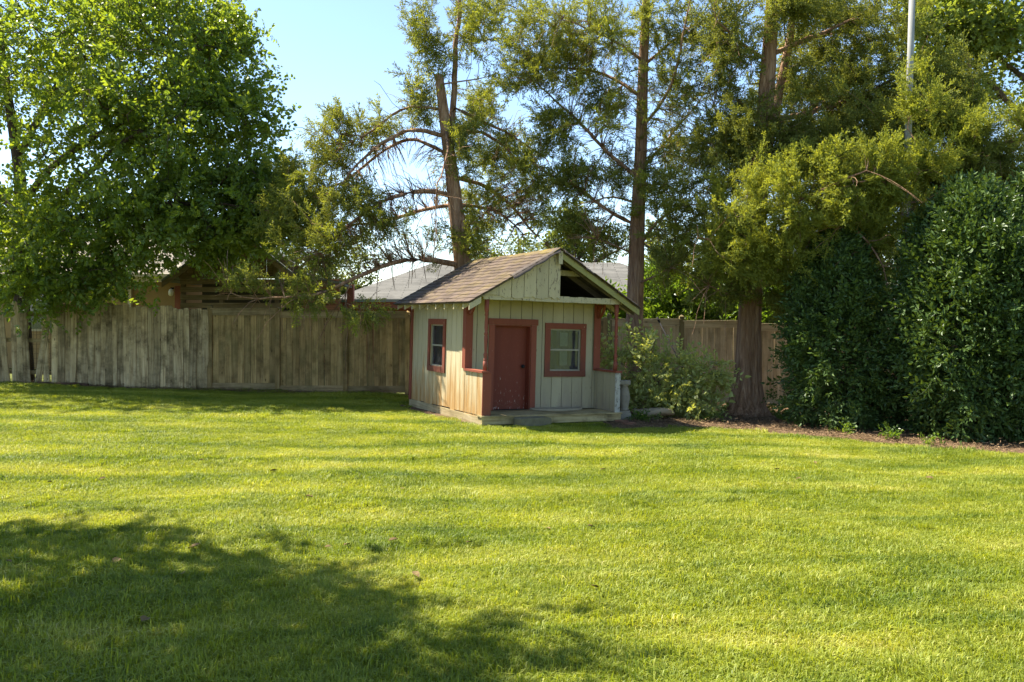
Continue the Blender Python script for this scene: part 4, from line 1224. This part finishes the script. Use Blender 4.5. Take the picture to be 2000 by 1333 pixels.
T1 = np.concatenate([ell(-130, 60, Y, 330, 300, 3.6, 420), ell(170, 110, Y-.3, 250, 210, 3.0, 620), ell(300, 20, Y+.5, 180, 140, 2.5, 300),
                     ell(310, 290, Y-.8, 220, 150, 2.6, 620), ell(330, 430, Y-1.2, 190, 95, 1.8, 340), ell(100, 440, Y-1.2, 170, 120, 1.7, 340),
                     ell(420, 180, Y-.3, 90, 120, 1.6, 220), ell(480, 390, Y-.8, 80, 100, 1.2, 170), ell(130, 545, Y-1.6, 150, 45, .8, 120), ell(-180, 420, Y, 200, 170, 2.2, 180),
                     ell(430, 60, Y+.2, 60, 90, 1.2, 80), ell(515, 330, Y-.6, 40, 70, .8, 45), ell(60, 590, Y-1.5, 75, 25, .3, 36), ell(480, 470, Y-.4, 60, 40, .8, 50), ell(200, 540, Y+1.2, 60, 40, .8, 40), ell(455, 110, Y, 60, 130, 1.2, 60), ell(500, 250, Y-.3, 40, 90, .9, 50), ell(535, 390, Y-.5, 45, 70, .9, 60), ell(380, 450, Y-.6, 100, 45, 1., 90), ell(260, 500, Y-.4, 70, 36, .9, 50), ell(530, 450, Y-.3, 45, 45, .7, 36), ell(60, 480, Y+1, 90, 80, .8, 70)])
tree('leafy_tree', 'big broad leaved tree with dark trunk spreading over the picket fence', 'tree', tr, [(T1, 'broad', 3, .22, -.12, .75, .65, 1.15)], None, 'bark_dark', step=.32, tip=.0045, jitter=.03, seed=3, keep=.7, wave=.6)

# --- cedar A: broken top, arching drooping limbs, behind the playhouse
Y = 17.4
tr = [([foot(908, Y)]+line(Y, (905, 520), (894, 440), (881, 330), (869, 240), (858, 152)), [.23, .19, .165, .13, .11, .085]),
      (line(Y, (880, 310), (884, 230, .1), (889, 140, .15), (893, 40, .2), (890, -140, .2)), [.075, .065, .055, .045, .02]),
      (line(Y, (872, 268), (800, 248, -.4), (745, 285, -.7), (700, 325, -.9), (650, 385, -1.1)), [.05, .042, .034, .024, .012]),
      (line(Y, (866, 215), (805, 205, -.3), (755, 228, -.5), (705, 268, -.6), (660, 280, -.6)), [.035, .03, .025, .018, .01]),
      (line(Y, (870, 300), (800, 262, .3), (740, 300, .5), (690, 350, .6), (600, 390, .6), (560, 400, .6)), [.04, .035, .03, .025, .016, .01]),
      (line(Y, (886, 385), (832, 370, -.5), (770, 385, -.9), (700, 425, -1.1), (625, 490, -1.3)), [.06, .05, .04, .03, .012]),
      (line(Y, (890, 400), (820, 410, .5), (740, 430, .8), (640, 440, 1), (560, 450, 1)), [.045, .038, .03, .02, .01]),
      (line(Y, (897, 518), (835, 506, -.7), (765, 510, -1.1), (700, 540, -1.4), (630, 572, -1.7), (560, 582, -1.9), (450, 560, -2)), [.065, .055, .045, .036, .026, .018, .01]),
      (line(Y, (690, 545, -1.4), (665, 590, -1.6), (700, 612, -1.7)), [.016, .012, .008]),
      (line(Y, (876, 270), (940, 250, .7), (1000, 300, 1.2), (1045, 365, 1.4)), [.045, .036, .025, .01]),
      (line(Y, (882, 345), (955, 362, .7), (1030, 420, 1.1), (1075, 470, 1.3)), [.05, .04, .028, .012]),
      (line(Y, (886, 210), (950, 240, .5), (1010, 262, .8), (1060, 290, 1)), [.04, .03, .022, .012]),
      (line(Y, (890, 400), (960, 405, .5), (1020, 450, .8)), [.04, .03, .012]),
      (line(Y, (862, 165), (900, 158), (955, 150)), [.02, .016, .008]),
      (line(Y, (869, 250), (880, 300, -1.), (870, 390, -1.6)), [.03, .02, .01])]
A = np.concatenate([ell(650, 285, Y-.5, 55, 55, .8, 110), ell(600, 380, Y, 55, 55, 1, 110), ell(570, 430, Y-.2, 60, 45, 1, 90), ell(690, 390, Y-.8, 60, 40, .8, 80),
                    ell(730, 250, Y-.3, 60, 35, .7, 60), ell(815, 195, Y, 45, 55, .7, 70), ell(828, 50, Y+.2, 35, 60, .7, 80), ell(920, 60, Y+.2, 50, 70, .8, 60), ell(850, 120, Y, 30, 40, .5, 30),
                    ell(930, 215, Y+1.3, 50, 55, .9, 90), ell(990, 300, Y+1.7, 65, 50, .6, 110), ell(900, 300, Y-.2, 40, 60, .7, 70), ell(935, 420, Y+.5, 45, 60, .8, 80),
                    ell(1020, 400, Y+1.7, 60, 45, .5, 70), ell(640, 470, Y-1., 60, 40, .8, 60), ell(750, 440, Y-.8, 70, 35, .8, 40), ell(470, 552, Y-2., 55, 16, .4, 30), ell(600, 585, Y-1.8, 50, 14, .3, 22), ell(710, 612, Y-1.7, 38, 14, .25, 26), ell(560, 560, Y-1.5, 80, 20, .6, 14), ell(905, 470, Y-.4, 40, 30, .6, 24), ell(660, 240, Y-.4, 12, 40, .3, 18), ell(575, 330, Y, 30, 20, .5, 24), ell(630, 420, Y-.5, 90, 90, 1.2, 110), ell(940, 330, Y+.8, 110, 150, 1.2, 120), ell(600, 490, Y-1.2, 80, 35, .8, 36), ell(800, 470, Y-.5, 110, 60, 1, 24)])
B = np.concatenate([ell(760, 370, Y-.3, 120, 85, 1.3, 420), ell(720, 490, Y-.9, 130, 70, 1., 380), ell(1010, 400, Y+.7, 90, 80, .9, 260), ell(960, 470, Y, 70, 50, .9, 60), ell(620, 530, Y-1.2, 80, 40, .8, 80), ell(800, 280, Y, 70, 45, .8, 60)])
tree('cedar_tree', 'ragged cedar with snapped off top and drooping bare limbs behind the playhouse', 'tree', tr, [(A, 'cedar', 4, .06, .2, .45, .6, 1.25)], B, 'bark_cedar', step=.24, tip=.0042, expo=.36, sag=.55, jitter=.008, seed=4, bumpy=.05, fringe=3)

# --- cedar B: straight slim trunk right of the playhouse
Y = 17.0
tr = [([foot(1236, Y)]+line(Y, (1237, 720), (1241, 560), (1244, 440), (1251, 300), (1255, 150), (1262, 0), (1266, -220)), [.22, .185, .165, .15, .12, .10, .08, .03]),
      (line(Y, (1242, 440), (1183, 412, .05), (1115, 370, .1), (1050, 345, .1)), [.045, .036, .026, .01]),
      (line(Y, (1247, 350), (1183, 293, .05), (1100, 210, .1), (1040, 165, .1)), [.045, .036, .026, .01]),
      (line(Y, (1252, 190), (1193, 146, .4), (1100, 128, .7), (1020, 120, .9)), [.04, .032, .022, .01]),
      (line(Y, (1254, 250), (1310, 180, -.4), (1332, 90, -.6), (1345, 0, -.7)), [.035, .03, .022, .01]),
      (line(Y, (1253, 330), (1310, 270, .6), (1370, 200, 1.)), [.035, .025, .01]),
      (line(Y, (1250, 480), (1285, 425, -.5), (1330, 400, -.9), (1390, 410, -1.1)), [.035, .03, .02, .01]),
      (line(Y, (1245, 500), (1205, 482, -.3), (1160, 470, -.5)), [.02, .015, .006]),
      (line(Y, (1256, 120), (1190, 70, -.5), (1110, 40, -.8)), [.035, .025, .01]),
      (line(Y, (1256, 130), (1330, 60, .5), (1400, 20, .8)), [.035, .025, .01]),
      (line(Y, (1247, 400), (1200, 380, .6), (1140, 390, 1.)), [.03, .02, .01]),
      (line(Y, (1246, 555), (1275, 540, -.6), (1310, 520, -.9)), [.025, .018, .008])]
A = np.concatenate([ell(1085, 255, Y+.1, 70, 50, .35, 80), ell(1070, 70, Y, 90, 60, 1.2, 130), ell(1160, 50, Y-.5, 70, 60, 1., 100), ell(1110, 350, Y+.1, 75, 42, .3, 100), ell(1060, 330, Y+.1, 50, 35, .3, 44),
                    ell(1320, 60, Y, 70, 60, 1, 90), ell(1330, 160, Y, 60, 50, 1, 70), ell(1180, 200, Y+.3, 60, 60, 1, 60), ell(1285, 370, Y-.6, 45, 50, .7, 60), ell(1320, 430, Y-.9, 50, 45, .7, 80),
                    ell(1180, 465, Y+.1, 55, 28, .25, 40), ell(1340, 280, Y+.5, 50, 60, .9, 60), ell(1105, 135, Y+.6, 80, 45, .9, 90), ell(1210, 340, Y+.4, 40, 40, .7, 30), ell(1020, 150, Y+.2, 60, 60, .9, 90), ell(960, 30, Y+1.5, 90, 60, 1., 110), ell(1260, 60, Y, 60, 60, .8, 50), ell(1130, 440, Y+.1, 60, 40, .25, 36), ell(1300, 520, Y-.8, 40, 30, .5, 40), ell(1180, 230, Y, 170, 230, 1.4, 170), ell(1340, 300, Y, 80, 220, 1.2, 120), ell(1140, 430, Y+.1, 100, 60, .3, 50), ell(1350, 500, Y-.2, 70, 60, .7, 70)])
B = np.concatenate([ell(1190, 260, Y, 140, 170, 1.4, 380), ell(1320, 270, Y, 80, 140, 1.2, 130), ell(1160, 430, Y-.4, 80, 50, .9, 60), ell(1310, 470, Y-.5, 50, 60, .7, 40)])
tree('cedar_tree', 'slim straight cedar with sparse open crown right of the playhouse', 'tree', tr, [(A, 'cedar', 4, .06, .2, .45, .6, 1.25)], B, 'bark_cedar', step=.24, tip=.0038, expo=.37, sag=.3, jitter=.008, seed=5, bumpy=.05, fringe=2)

# --- cedar C: stout trunk with the sunlit front boughs
Y = 16.0
tr = [([foot(1457, Y)]+line(Y, (1456, 790), (1460, 735), (1463, 640), (1468, 545), (1478, 400), (1490, 250), (1501, 110), (1508, 0), (1514, -260)), [.50, .345, .25, .22, .205, .18, .16, .135, .115, .04]),
      (line(Y, (1486, 330), (1520, 200, .3), (1545, 90, .5), (1565, -60, .6)), [.10, .085, .07, .04]),
      (line(Y, (1474, 480), (1560, 470, -.9), (1640, 440, -1.5), (1740, 430, -1.8)), [.06, .05, .035, .012]),
      (line(Y, (1478, 420), (1540, 400, -1.2), (1610, 370, -1.8), (1690, 330, -2.2)), [.055, .045, .03, .012]),
      (line(Y, (1482, 350), (1600, 330, .3), (1700, 300, .4), (1800, 290, .2)), [.07, .055, .04, .015]),
      (line(Y, (1490, 240), (1600, 220, .6), (1700, 190, 1.), (1790, 150, 1.2)), [.06, .05, .035, .012]),
      (line(Y, (1470, 500), (1420, 480, -.9), (1380, 470, -1.2)), [.04, .03, .012]),
      (line(Y, (1468, 560), (1420, 575, -.5), (1380, 560, -.8)), [.03, .02, .008]),
      (line(Y, (1470, 560), (1530, 555, -.5), (1590, 530, -.9), (1640, 540, -1.1)), [.045, .035, .02, .01]),
      (line(Y, (1484, 320), (1420, 300, .3), (1390, 210, .5)), [.05, .035, .012]),
      (line(Y, (1500, 110), (1600, 60, .4), (1690, 20, .6)), [.05, .035, .012]),
      (line(Y, (1500, 120), (1440, 80, -.5), (1400, 40, -.7)), [.04, .03, .012]),
      (line(Y, (1545, 90, .5), (1640, 60, 1.4), (1720, 40, 2.)), [.04, .03, .012]),
      (line(Y, (1655, 440, -1.6), (1690, 460, -1.9), (1725, 530, -2), (1728, 580, -2)), [.02, .016, .012, .006])]
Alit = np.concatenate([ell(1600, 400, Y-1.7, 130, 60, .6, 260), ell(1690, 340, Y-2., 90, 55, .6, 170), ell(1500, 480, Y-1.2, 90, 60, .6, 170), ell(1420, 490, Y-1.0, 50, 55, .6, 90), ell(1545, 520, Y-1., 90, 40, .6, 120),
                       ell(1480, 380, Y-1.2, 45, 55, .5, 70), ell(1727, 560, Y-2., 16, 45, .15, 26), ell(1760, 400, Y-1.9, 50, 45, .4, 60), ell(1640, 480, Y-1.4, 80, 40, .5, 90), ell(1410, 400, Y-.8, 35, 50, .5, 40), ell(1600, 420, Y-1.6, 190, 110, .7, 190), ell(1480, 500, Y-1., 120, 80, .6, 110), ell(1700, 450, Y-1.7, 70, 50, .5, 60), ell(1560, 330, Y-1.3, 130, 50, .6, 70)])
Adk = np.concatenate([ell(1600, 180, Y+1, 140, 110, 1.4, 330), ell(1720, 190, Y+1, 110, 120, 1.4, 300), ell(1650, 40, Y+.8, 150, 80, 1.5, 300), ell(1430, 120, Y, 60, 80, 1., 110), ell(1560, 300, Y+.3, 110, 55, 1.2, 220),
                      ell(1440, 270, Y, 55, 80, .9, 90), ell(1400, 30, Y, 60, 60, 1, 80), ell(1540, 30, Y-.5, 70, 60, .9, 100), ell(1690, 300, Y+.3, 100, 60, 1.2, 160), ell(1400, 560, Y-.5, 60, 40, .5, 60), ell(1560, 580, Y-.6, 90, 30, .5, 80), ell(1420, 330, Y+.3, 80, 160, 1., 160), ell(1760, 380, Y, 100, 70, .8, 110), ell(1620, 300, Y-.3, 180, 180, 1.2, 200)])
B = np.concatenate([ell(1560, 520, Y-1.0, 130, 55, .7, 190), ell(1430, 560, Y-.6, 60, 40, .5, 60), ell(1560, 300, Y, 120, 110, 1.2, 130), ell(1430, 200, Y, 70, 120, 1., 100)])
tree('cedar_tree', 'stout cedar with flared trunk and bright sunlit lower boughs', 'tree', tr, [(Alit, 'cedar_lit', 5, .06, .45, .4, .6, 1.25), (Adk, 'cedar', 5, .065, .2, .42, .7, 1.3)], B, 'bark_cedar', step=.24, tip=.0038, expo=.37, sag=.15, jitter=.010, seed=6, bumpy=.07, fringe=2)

# --- cedar D behind the holly at the right
Y = 16.2
tr = [([foot(1905, Y)]+line(Y, (1905, 600), (1908, 400), (1900, 250), (1890, 100)), [.22, .2, .16, .10, .02]),
      (line(Y, (1907, 330), (1840, 318, -1), (1760, 335, -1.6), (1720, 320, -1.8)), [.07, .055, .035, .012]),
      (line(Y, (1905, 300), (1960, 280, -.8), (2040, 270, -1.2)), [.06, .05, .02]),
      (line(Y, (1908, 380), (1850, 370, -1.2), (1790, 380, -1.8)), [.05, .04, .015]),
      (line(Y, (1898, 240), (1840, 210, -.5), (1780, 200, -.8)), [.05, .04, .015]),
      (line(Y, (1908, 390), (1970, 380, -1), (2040, 370, -1.3)), [.05, .04, .015])]
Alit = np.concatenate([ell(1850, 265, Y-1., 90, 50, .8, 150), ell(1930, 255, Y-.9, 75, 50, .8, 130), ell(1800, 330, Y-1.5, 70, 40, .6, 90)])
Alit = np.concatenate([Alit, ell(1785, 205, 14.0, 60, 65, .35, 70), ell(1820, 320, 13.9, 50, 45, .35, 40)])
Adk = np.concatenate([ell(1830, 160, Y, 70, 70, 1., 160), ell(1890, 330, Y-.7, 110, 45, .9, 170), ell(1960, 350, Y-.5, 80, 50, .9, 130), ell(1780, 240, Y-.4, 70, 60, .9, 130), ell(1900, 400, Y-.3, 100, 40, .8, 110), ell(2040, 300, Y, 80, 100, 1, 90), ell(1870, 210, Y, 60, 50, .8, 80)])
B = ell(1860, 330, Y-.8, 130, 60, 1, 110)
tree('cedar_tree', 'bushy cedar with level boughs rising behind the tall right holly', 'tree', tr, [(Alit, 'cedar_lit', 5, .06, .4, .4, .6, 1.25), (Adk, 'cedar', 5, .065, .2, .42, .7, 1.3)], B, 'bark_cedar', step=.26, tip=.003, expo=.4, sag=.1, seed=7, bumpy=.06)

# --- maple reaching in at the top right
Y = 23.
tr = [([foot(2080, Y)]+line(Y, (2075, 500), (2060, 300), (2040, 150), (2020, -40)), [.28, .24, .2, .12, .03]),
      (line(Y, (2055, 280), (1960, 190), (1900, 130), (1850, 60)), [.10, .08, .06, .02]),
      (line(Y, (2048, 200), (1980, 130), (1930, 90), (1890, 20)), [.09, .06, .04, .02]),
      (line(Y, (1960, 190), (1900, 200), (1840, 220)), [.05, .035, .012])]
A = np.concatenate([ell(1880, 55, Y, 80, 70, 1.4, 150), ell(1960, 60, Y, 90, 55, 1.4, 130), ell(1830, 130, Y+.5, 50, 60, 1, 80), ell(2060, 100, Y, 120, 140, 2, 160), ell(1880, 180, Y, 60, 40, 1, 60), ell(1810, 30, Y, 60, 60, 1, 80), ell(1900, -40, Y, 130, 60, 1.5, 80)])
tree('maple_tree', 'pale green maple boughs against the sky beyond the white pole', 'tree', tr, [(A, 'maple', 3, .25, -.1, .8, .9, 1.4)], None, 'bark_dark', step=.4, tip=.005, seed=8, keep=.7, wave=.8)

# --- background trees
def bg_tree(px, Y, top, rx, n, label, seed, mid=None, key='far'):
    b = foot(px, Y); k = FPX/Y; zt = P(0, top, Y)[2]; h = zt-b[2]; R = rx/k
    tr = [([b, b+[.1, 0, h*.35], b+[.0, .1, h*.65], b+[.1, 0, h*.9]], [.22, .17, .1, .03])]
    for q in range(5):
        a = q*1.26+seed; s = b+np.array([0, 0, h*(.3+.08*q)]); tr.append(([s, s+[math.cos(a)*R*.4, math.sin(a)*R*.4, h*.12], s+[math.cos(a)*R*.75, math.sin(a)*R*.75, h*.2]], [.09, .06, .02]))
    T = []
    for q in range(9):
        a = rng.uniform(0, 6.28); rr = rng.uniform(.1, .65)*R; zz = h*rng.uniform(.3, .85)
        d = rng.normal(0, 1, (n//9, 3)); d /= np.linalg.norm(d, axis=1, keepdims=True); rad = rng.uniform(0, 1, (n//9, 1)) ** .45
        T.append(b+np.array([rr*math.cos(a), rr*math.sin(a), zz])+d*rad*np.array([R*.5, R*.5, h*.19]))
    T = np.concatenate(T)
    tree('background_tree', label, 'tree', tr, [(T, key, 6, .22, -.05, .8, .9, 1.7)], None, 'bark_dark', 'trees beyond the back fences', step=.5, tip=.006, seed=seed)
bg_tree(1120, 36, 395, 150, 330, 'rounded pale green tree above the grey roofed house ridge', 21)
bg_tree(1010, 44, 440, 130, 270, 'low pale tree seen through bare cedar limbs behind the playhouse', 22)
bg_tree(1330, 38, 410, 130, 270, 'yellow green tree glimpsed between the slim and the stout cedar', 23)
bg_tree(640, 40, 455, 110, 220, 'small hazy tree showing over the shed roof slope', 24)
bg_tree(1480, 34, 380, 150, 300, 'green tree standing over the brick house roof', 25)
bg_tree(1650, 32, 330, 170, 330, 'dense green tree behind the sunlit cedar boughs', 26)
bg_tree(1850, 30, 330, 170, 330, 'broad tree filling in beneath the maple boughs', 27)
bg_tree(2080, 28, 350, 170, 300, 'tall bushy tree beyond the hollies and the fence end', 28)
bg_tree(200, 33, 420, 220, 330, 'bright green tree behind the tan house roof', 29)
bg_tree(-120, 27, 330, 220, 330, 'large leafy tree beyond the picket fence gap', 30)

# --- laurel hedge behind the tan fence: separate bushes
def bush(name, label, px, Y, top, rx, rd, n, key, per, bark, group=None, low=.05, spread=.08, seed=1, pw=.28, up=.2, smin=.8, smax=1.25, ry=None, taper=.0, tip=.003):
    b = foot(px, Y); zt = P(0, top, Y)[2]; h = zt-b[2]; k = Y/FPX; R = rx*k
    stems = []
    for q in range(4):
        a = q*1.57+seed*.7; d = np.array([math.cos(a)*R*.45, math.sin(a)*rd*.45, 0])
        stems.append(([b+d*.15, b+d*.5+[0, 0, h*.35], b+d+[0, 0, h*.75]], [.045, .03, .012]))
    stems[0][0][0] = b
    T = []
    while len(T) < n:
        z = rng.uniform(low, 1); a = rng.uniform(0, 6.28); r_ = rng.uniform(0, 1) ** pw
        prof = (1-z**1.7)**.62*(1-.10*max(0, .2-z)*5) if taper < 0 else math.sqrt(max(0, 1-(max(0, z-.45)/.55) ** 2.4))*(1-.18*max(0, .25-z)*4) if taper == 0 else (1-z) ** taper*(.85+.5*min(z, .3))
        lump = 1+.12*math.sin(3*a+seed+6*z)+.10*math.sin(7*a+13*z+seed)+.07*math.sin(12*a-21*z)
        T.append(b+np.array([math.cos(a)*R*r_*prof*lump, math.sin(a)*rd*r_*prof*lump, h*z]))
    T = np.array(T)
    root = empty(name, tuple(b)); tag(root, label, 'shrub', group)
    PA, DA, par, rad, cnt, tips = grow(stems, T, .2, tip, .42, .02, 0., seed=seed)
    # outward pointing foliage
    DA = DA.copy(); c = b+np.array([0, 0, h*.45])
    tubes(PA, par, rad, cnt, 'stems', M_[bark], root, b)
    for t in tips: DA[t] = unit(unit(PA[t]-c)*.9+DA[t]*.4)
    pts, rot, sc = sprays(PA, DA, par, tips, per, spread, up, .5, smin, smax, 1)
    scatter('foliage', key, pts, rot, sc, root, b)
    return root
for q, (px, tp_, lab) in enumerate(((1290, 545, 'laurel bush behind the fence next to the slim cedar trunk'), (1390, 552, 'laurel bush behind the fence past the capped post'), (1500, 556, 'laurel bush behind the stout cedar and the fence'), (1610, 556, 'laurel bush over the fence behind the left holly'))):
    bush('laurel_bush', 'glossy '+lab, px, 20.3, tp_, 78, .9, 300, 'laurel', 4, 'bark_dark', 'laurel hedge beyond the tan fence', .1, .08, 40+q)
bush('laurel_bush', 'bright laurel bush glimpsed through the porch beside the fence', 1180, 20.6, 585, 60, .8, 120, 'laurel', 4, 'bark_dark', 'laurel hedge beyond the tan fence', .1, .08, 47)
# --- hollies
bush('holly_bush', 'dark glossy holly bush left of the white pole', 1638, 14.5, 465, 98, 1.0, 1250, 'holly', 3, 'bark_dark', 'dark hollies in the mulch bed', .07, .07, 51, .3, .15, .7, 1.35, taper=-1)
bush('holly_bush', 'taller broad dark holly right of the white pole', 1898, 13.35, 385, 112, 1.1, 2000, 'holly', 3, 'bark_dark', 'dark hollies in the mulch bed', .04, .07, 52, .3, .15, .7, 1.4)
bush('holly_bush', 'dark holly filling the corner past the taller holly', 2040, 13.5, 360, 112, 1.05, 1100, 'holly', 3, 'bark_dark', 'dark hollies in the mulch bed', .04, .06, 53, .25, .15, .8, 1.35)

# --- arching shrub between playhouse and stout cedar
def arching_shrub():
    Y = 15.7; b = foot(1290, Y)
    st = []
    for (p0, p1, p2) in (((1270, 760), (1240, 700), (1215, 665)), ((1275, 750), (1265, 690), (1275, 645)), ((1290, 750), (1320, 700), (1330, 690)), ((1300, 755), (1345, 720), (1390, 705)), ((1305, 770), (1360, 745), (1412, 722)), ((1280, 760), (1300, 720), (1345, 715)), ((1250, 780), (1215, 740), (1190, 700)), ((1260, 770), (1215, 700), (1195, 655))):
        s = rng.uniform(-.35, .1); st.append(([b+rng.normal(0, .06, 3)*[1, 1, 0], P(*p0, Y), P(*p1, Y+s), P(*p2, Y+s*1.5)], [.014, .011, .008, .004]))
    st[0][0][0] = b
    T = np.concatenate([ell(1330, 768, Y-.3, 75, 40, .55, 90), ell(1250, 755, Y, 45, 42, .4, 46), ell(1370, 790, Y-.3, 45, 22, .4, 30), ell(1250, 690, Y-.1, 36, 26, .3, 26), ell(1300, 705, Y-.1, 45, 20, .3, 26), ell(1360, 715, Y-.3, 50, 12, .2, 20), ell(1395, 735, Y-.4, 30, 14, .2, 16), ell(1200, 695, Y+.2, 18, 40, .2, 18), ell(1280, 790, Y-.2, 70, 22, .4, 40)])
    root = empty('arching_shrub', tuple(b)); tag(root, 'loose shrub with long arching pale leafed shoots beside the playhouse', 'shrub')
    PA, DA, par, rad, cnt, tips = grow(st, T, .12, .0025, .4, .012, .3, seed=61)
    tubes(PA, par, rad, cnt, 'stems', M_['bark_twig'], root, b)
    pts, rot, sc = sprays(PA, DA, par, tips, 2, .06, .1, .5, .6, 1.1, 1)
    scatter('foliage', 'shrub', pts, rot, sc, root, b)
arching_shrub()
# small weeds in the bed
WL = ['right of the stout cedar trunk', 'on the mulch between stout cedar and left holly', 'in front of the stone slab', 'at the pedestal foot', 'left of the stout cedar trunk', 'below the left holly front', 'at the white pole foot', 'below the taller holly front', 'under the arching shrub shoots', 'right of the stone slab']
for q, (px, py, n) in enumerate(((1495, 812, 22), (1530, 825, 14), (1250, 826, 26), (1236, 815, 18), (1425, 812, 22), (1655, 853, 10), (1745, 862, 16), (1820, 872, 10), (1390, 826, 10), (1275, 822, 14))):
    g = onground(px, py); z = float(gz(g[0], g[1])); b = np.array([g[0], g[1], z])
    root = empty('weed', tuple(b)); tag(root, 'low green weed sprouting '+WL[q], 'weed', 'weeds in the mulch bed')
    pts = b+np.stack([rng.normal(0, .09, n), rng.normal(0, .07, n), rng.uniform(.01, .06, n)], 1)
    scatter('foliage', 'weed', pts, np.stack([rng.uniform(-.6, .6, n), rng.uniform(-1.1, -.2, n), rng.uniform(0, 6.28, n)], 1), rng.uniform(.6, 1.2, n), root, b)

# --- shade tree left of the lawn, its shadow falls across the foreground
b = np.array([-8.2, 5.2, float(gz(-8.2, 5.2))-.05])
tr = [([b, b+[.1, 0, 2.], b+[.3, -.1, 4.2], b+[.5, -.2, 6.8]], [.26, .22, .17, .05])]
for q in range(7):
    a = q*.9-1.2; s = b+np.array([.2, 0, 2.9+.4*q]); tr.append(([s, s+[math.cos(a)*1.6, math.sin(a)*1.6, .9], s+[math.cos(a)*3., math.sin(a)*3., 1.5]], [.1, .07, .02]))
T = []
HC = 6.4; KX, KY = -HC/math.tan(SUN_EL)*SX, -HC/math.tan(SUN_EL)*SY
for gx_, gy_, rr, n in ((-5.2, 4.8, 2.1, 190), (-3.0, 4.5, 2.0, 190), (-1.9, 3.7, 2.0, 230), (-1.2, 2.7, 1.75, 180), (-3.4, 2.4, 2.0, 90), (-5.6, 2.8, 2.0, 80)):
    d = rng.normal(0, 1, (n, 3)); d /= np.linalg.norm(d, axis=1, keepdims=True); T.append(np.array([gx_-KX, gy_-KY, HC])+d*(rng.uniform(0, 1, (n, 1)) ** .4)*rr*np.array([1, 1, .45]))
tree('shade_tree', 'leafy shade tree standing alone on the open lawn away from the fences', 'tree', tr, [(np.concatenate(T), 'broad', 4, .25, -.1, .7, .9, 1.4)], None, 'bark_dark', step=.4, tip=.005, seed=71, keep=.54, wave=.9)

# --- fallen leaves on the lawn
M_['dry_leaf'] = plain('dry brown leaf', (.15, .10, .04), .85, .2, .5, 20)
lf = MB(); 
lf.add([(-.045, 0, .004), (-.015, .026, .016), (.02, .022, .02), (.05, 0, .008), (.02, -.022, .018), (-.015, -.026, .014), (0, 0, .004)], [(0, 6, 1), (1, 6, 2), (2, 6, 3), (3, 6, 4), (4, 6, 5), (5, 6, 0)])
lf_me = lf.mesh('fallen_leaf', M_['dry_leaf'])
for px, py in ((200, 945), (96, 953), (450, 907), (392, 908), (606, 982), (355, 1138), (378, 1083), (388, 1078), (15, 1112), (55, 1114), (916, 1073), (812, 1138), (768, 1069), (678, 1078), (1155, 1041), (1162, 1163), (785, 965), (1592, 912), (1518, 926), (1560, 944), (1815, 943), (640, 1082), (282, 1230), (1070, 1045), (1177, 926), (227, 1111), (535, 929)):
    g = onground(px, py)
    o = link(bpy.data.objects.new('fallen_leaf', lf_me)); o.location = (g[0], g[1], float(gz(g[0], g[1]))+.048)
    o.rotation_euler = (random.uniform(-.4, .4), random.uniform(-.4, .4), random.uniform(0, 6.28)); s_ = random.uniform(.5, 1.0); o.scale = (s_, s_, s_)
    tag(o, 'curled dry brown leaf lying on the lawn', 'leaf', 'dry leaves on the lawn')
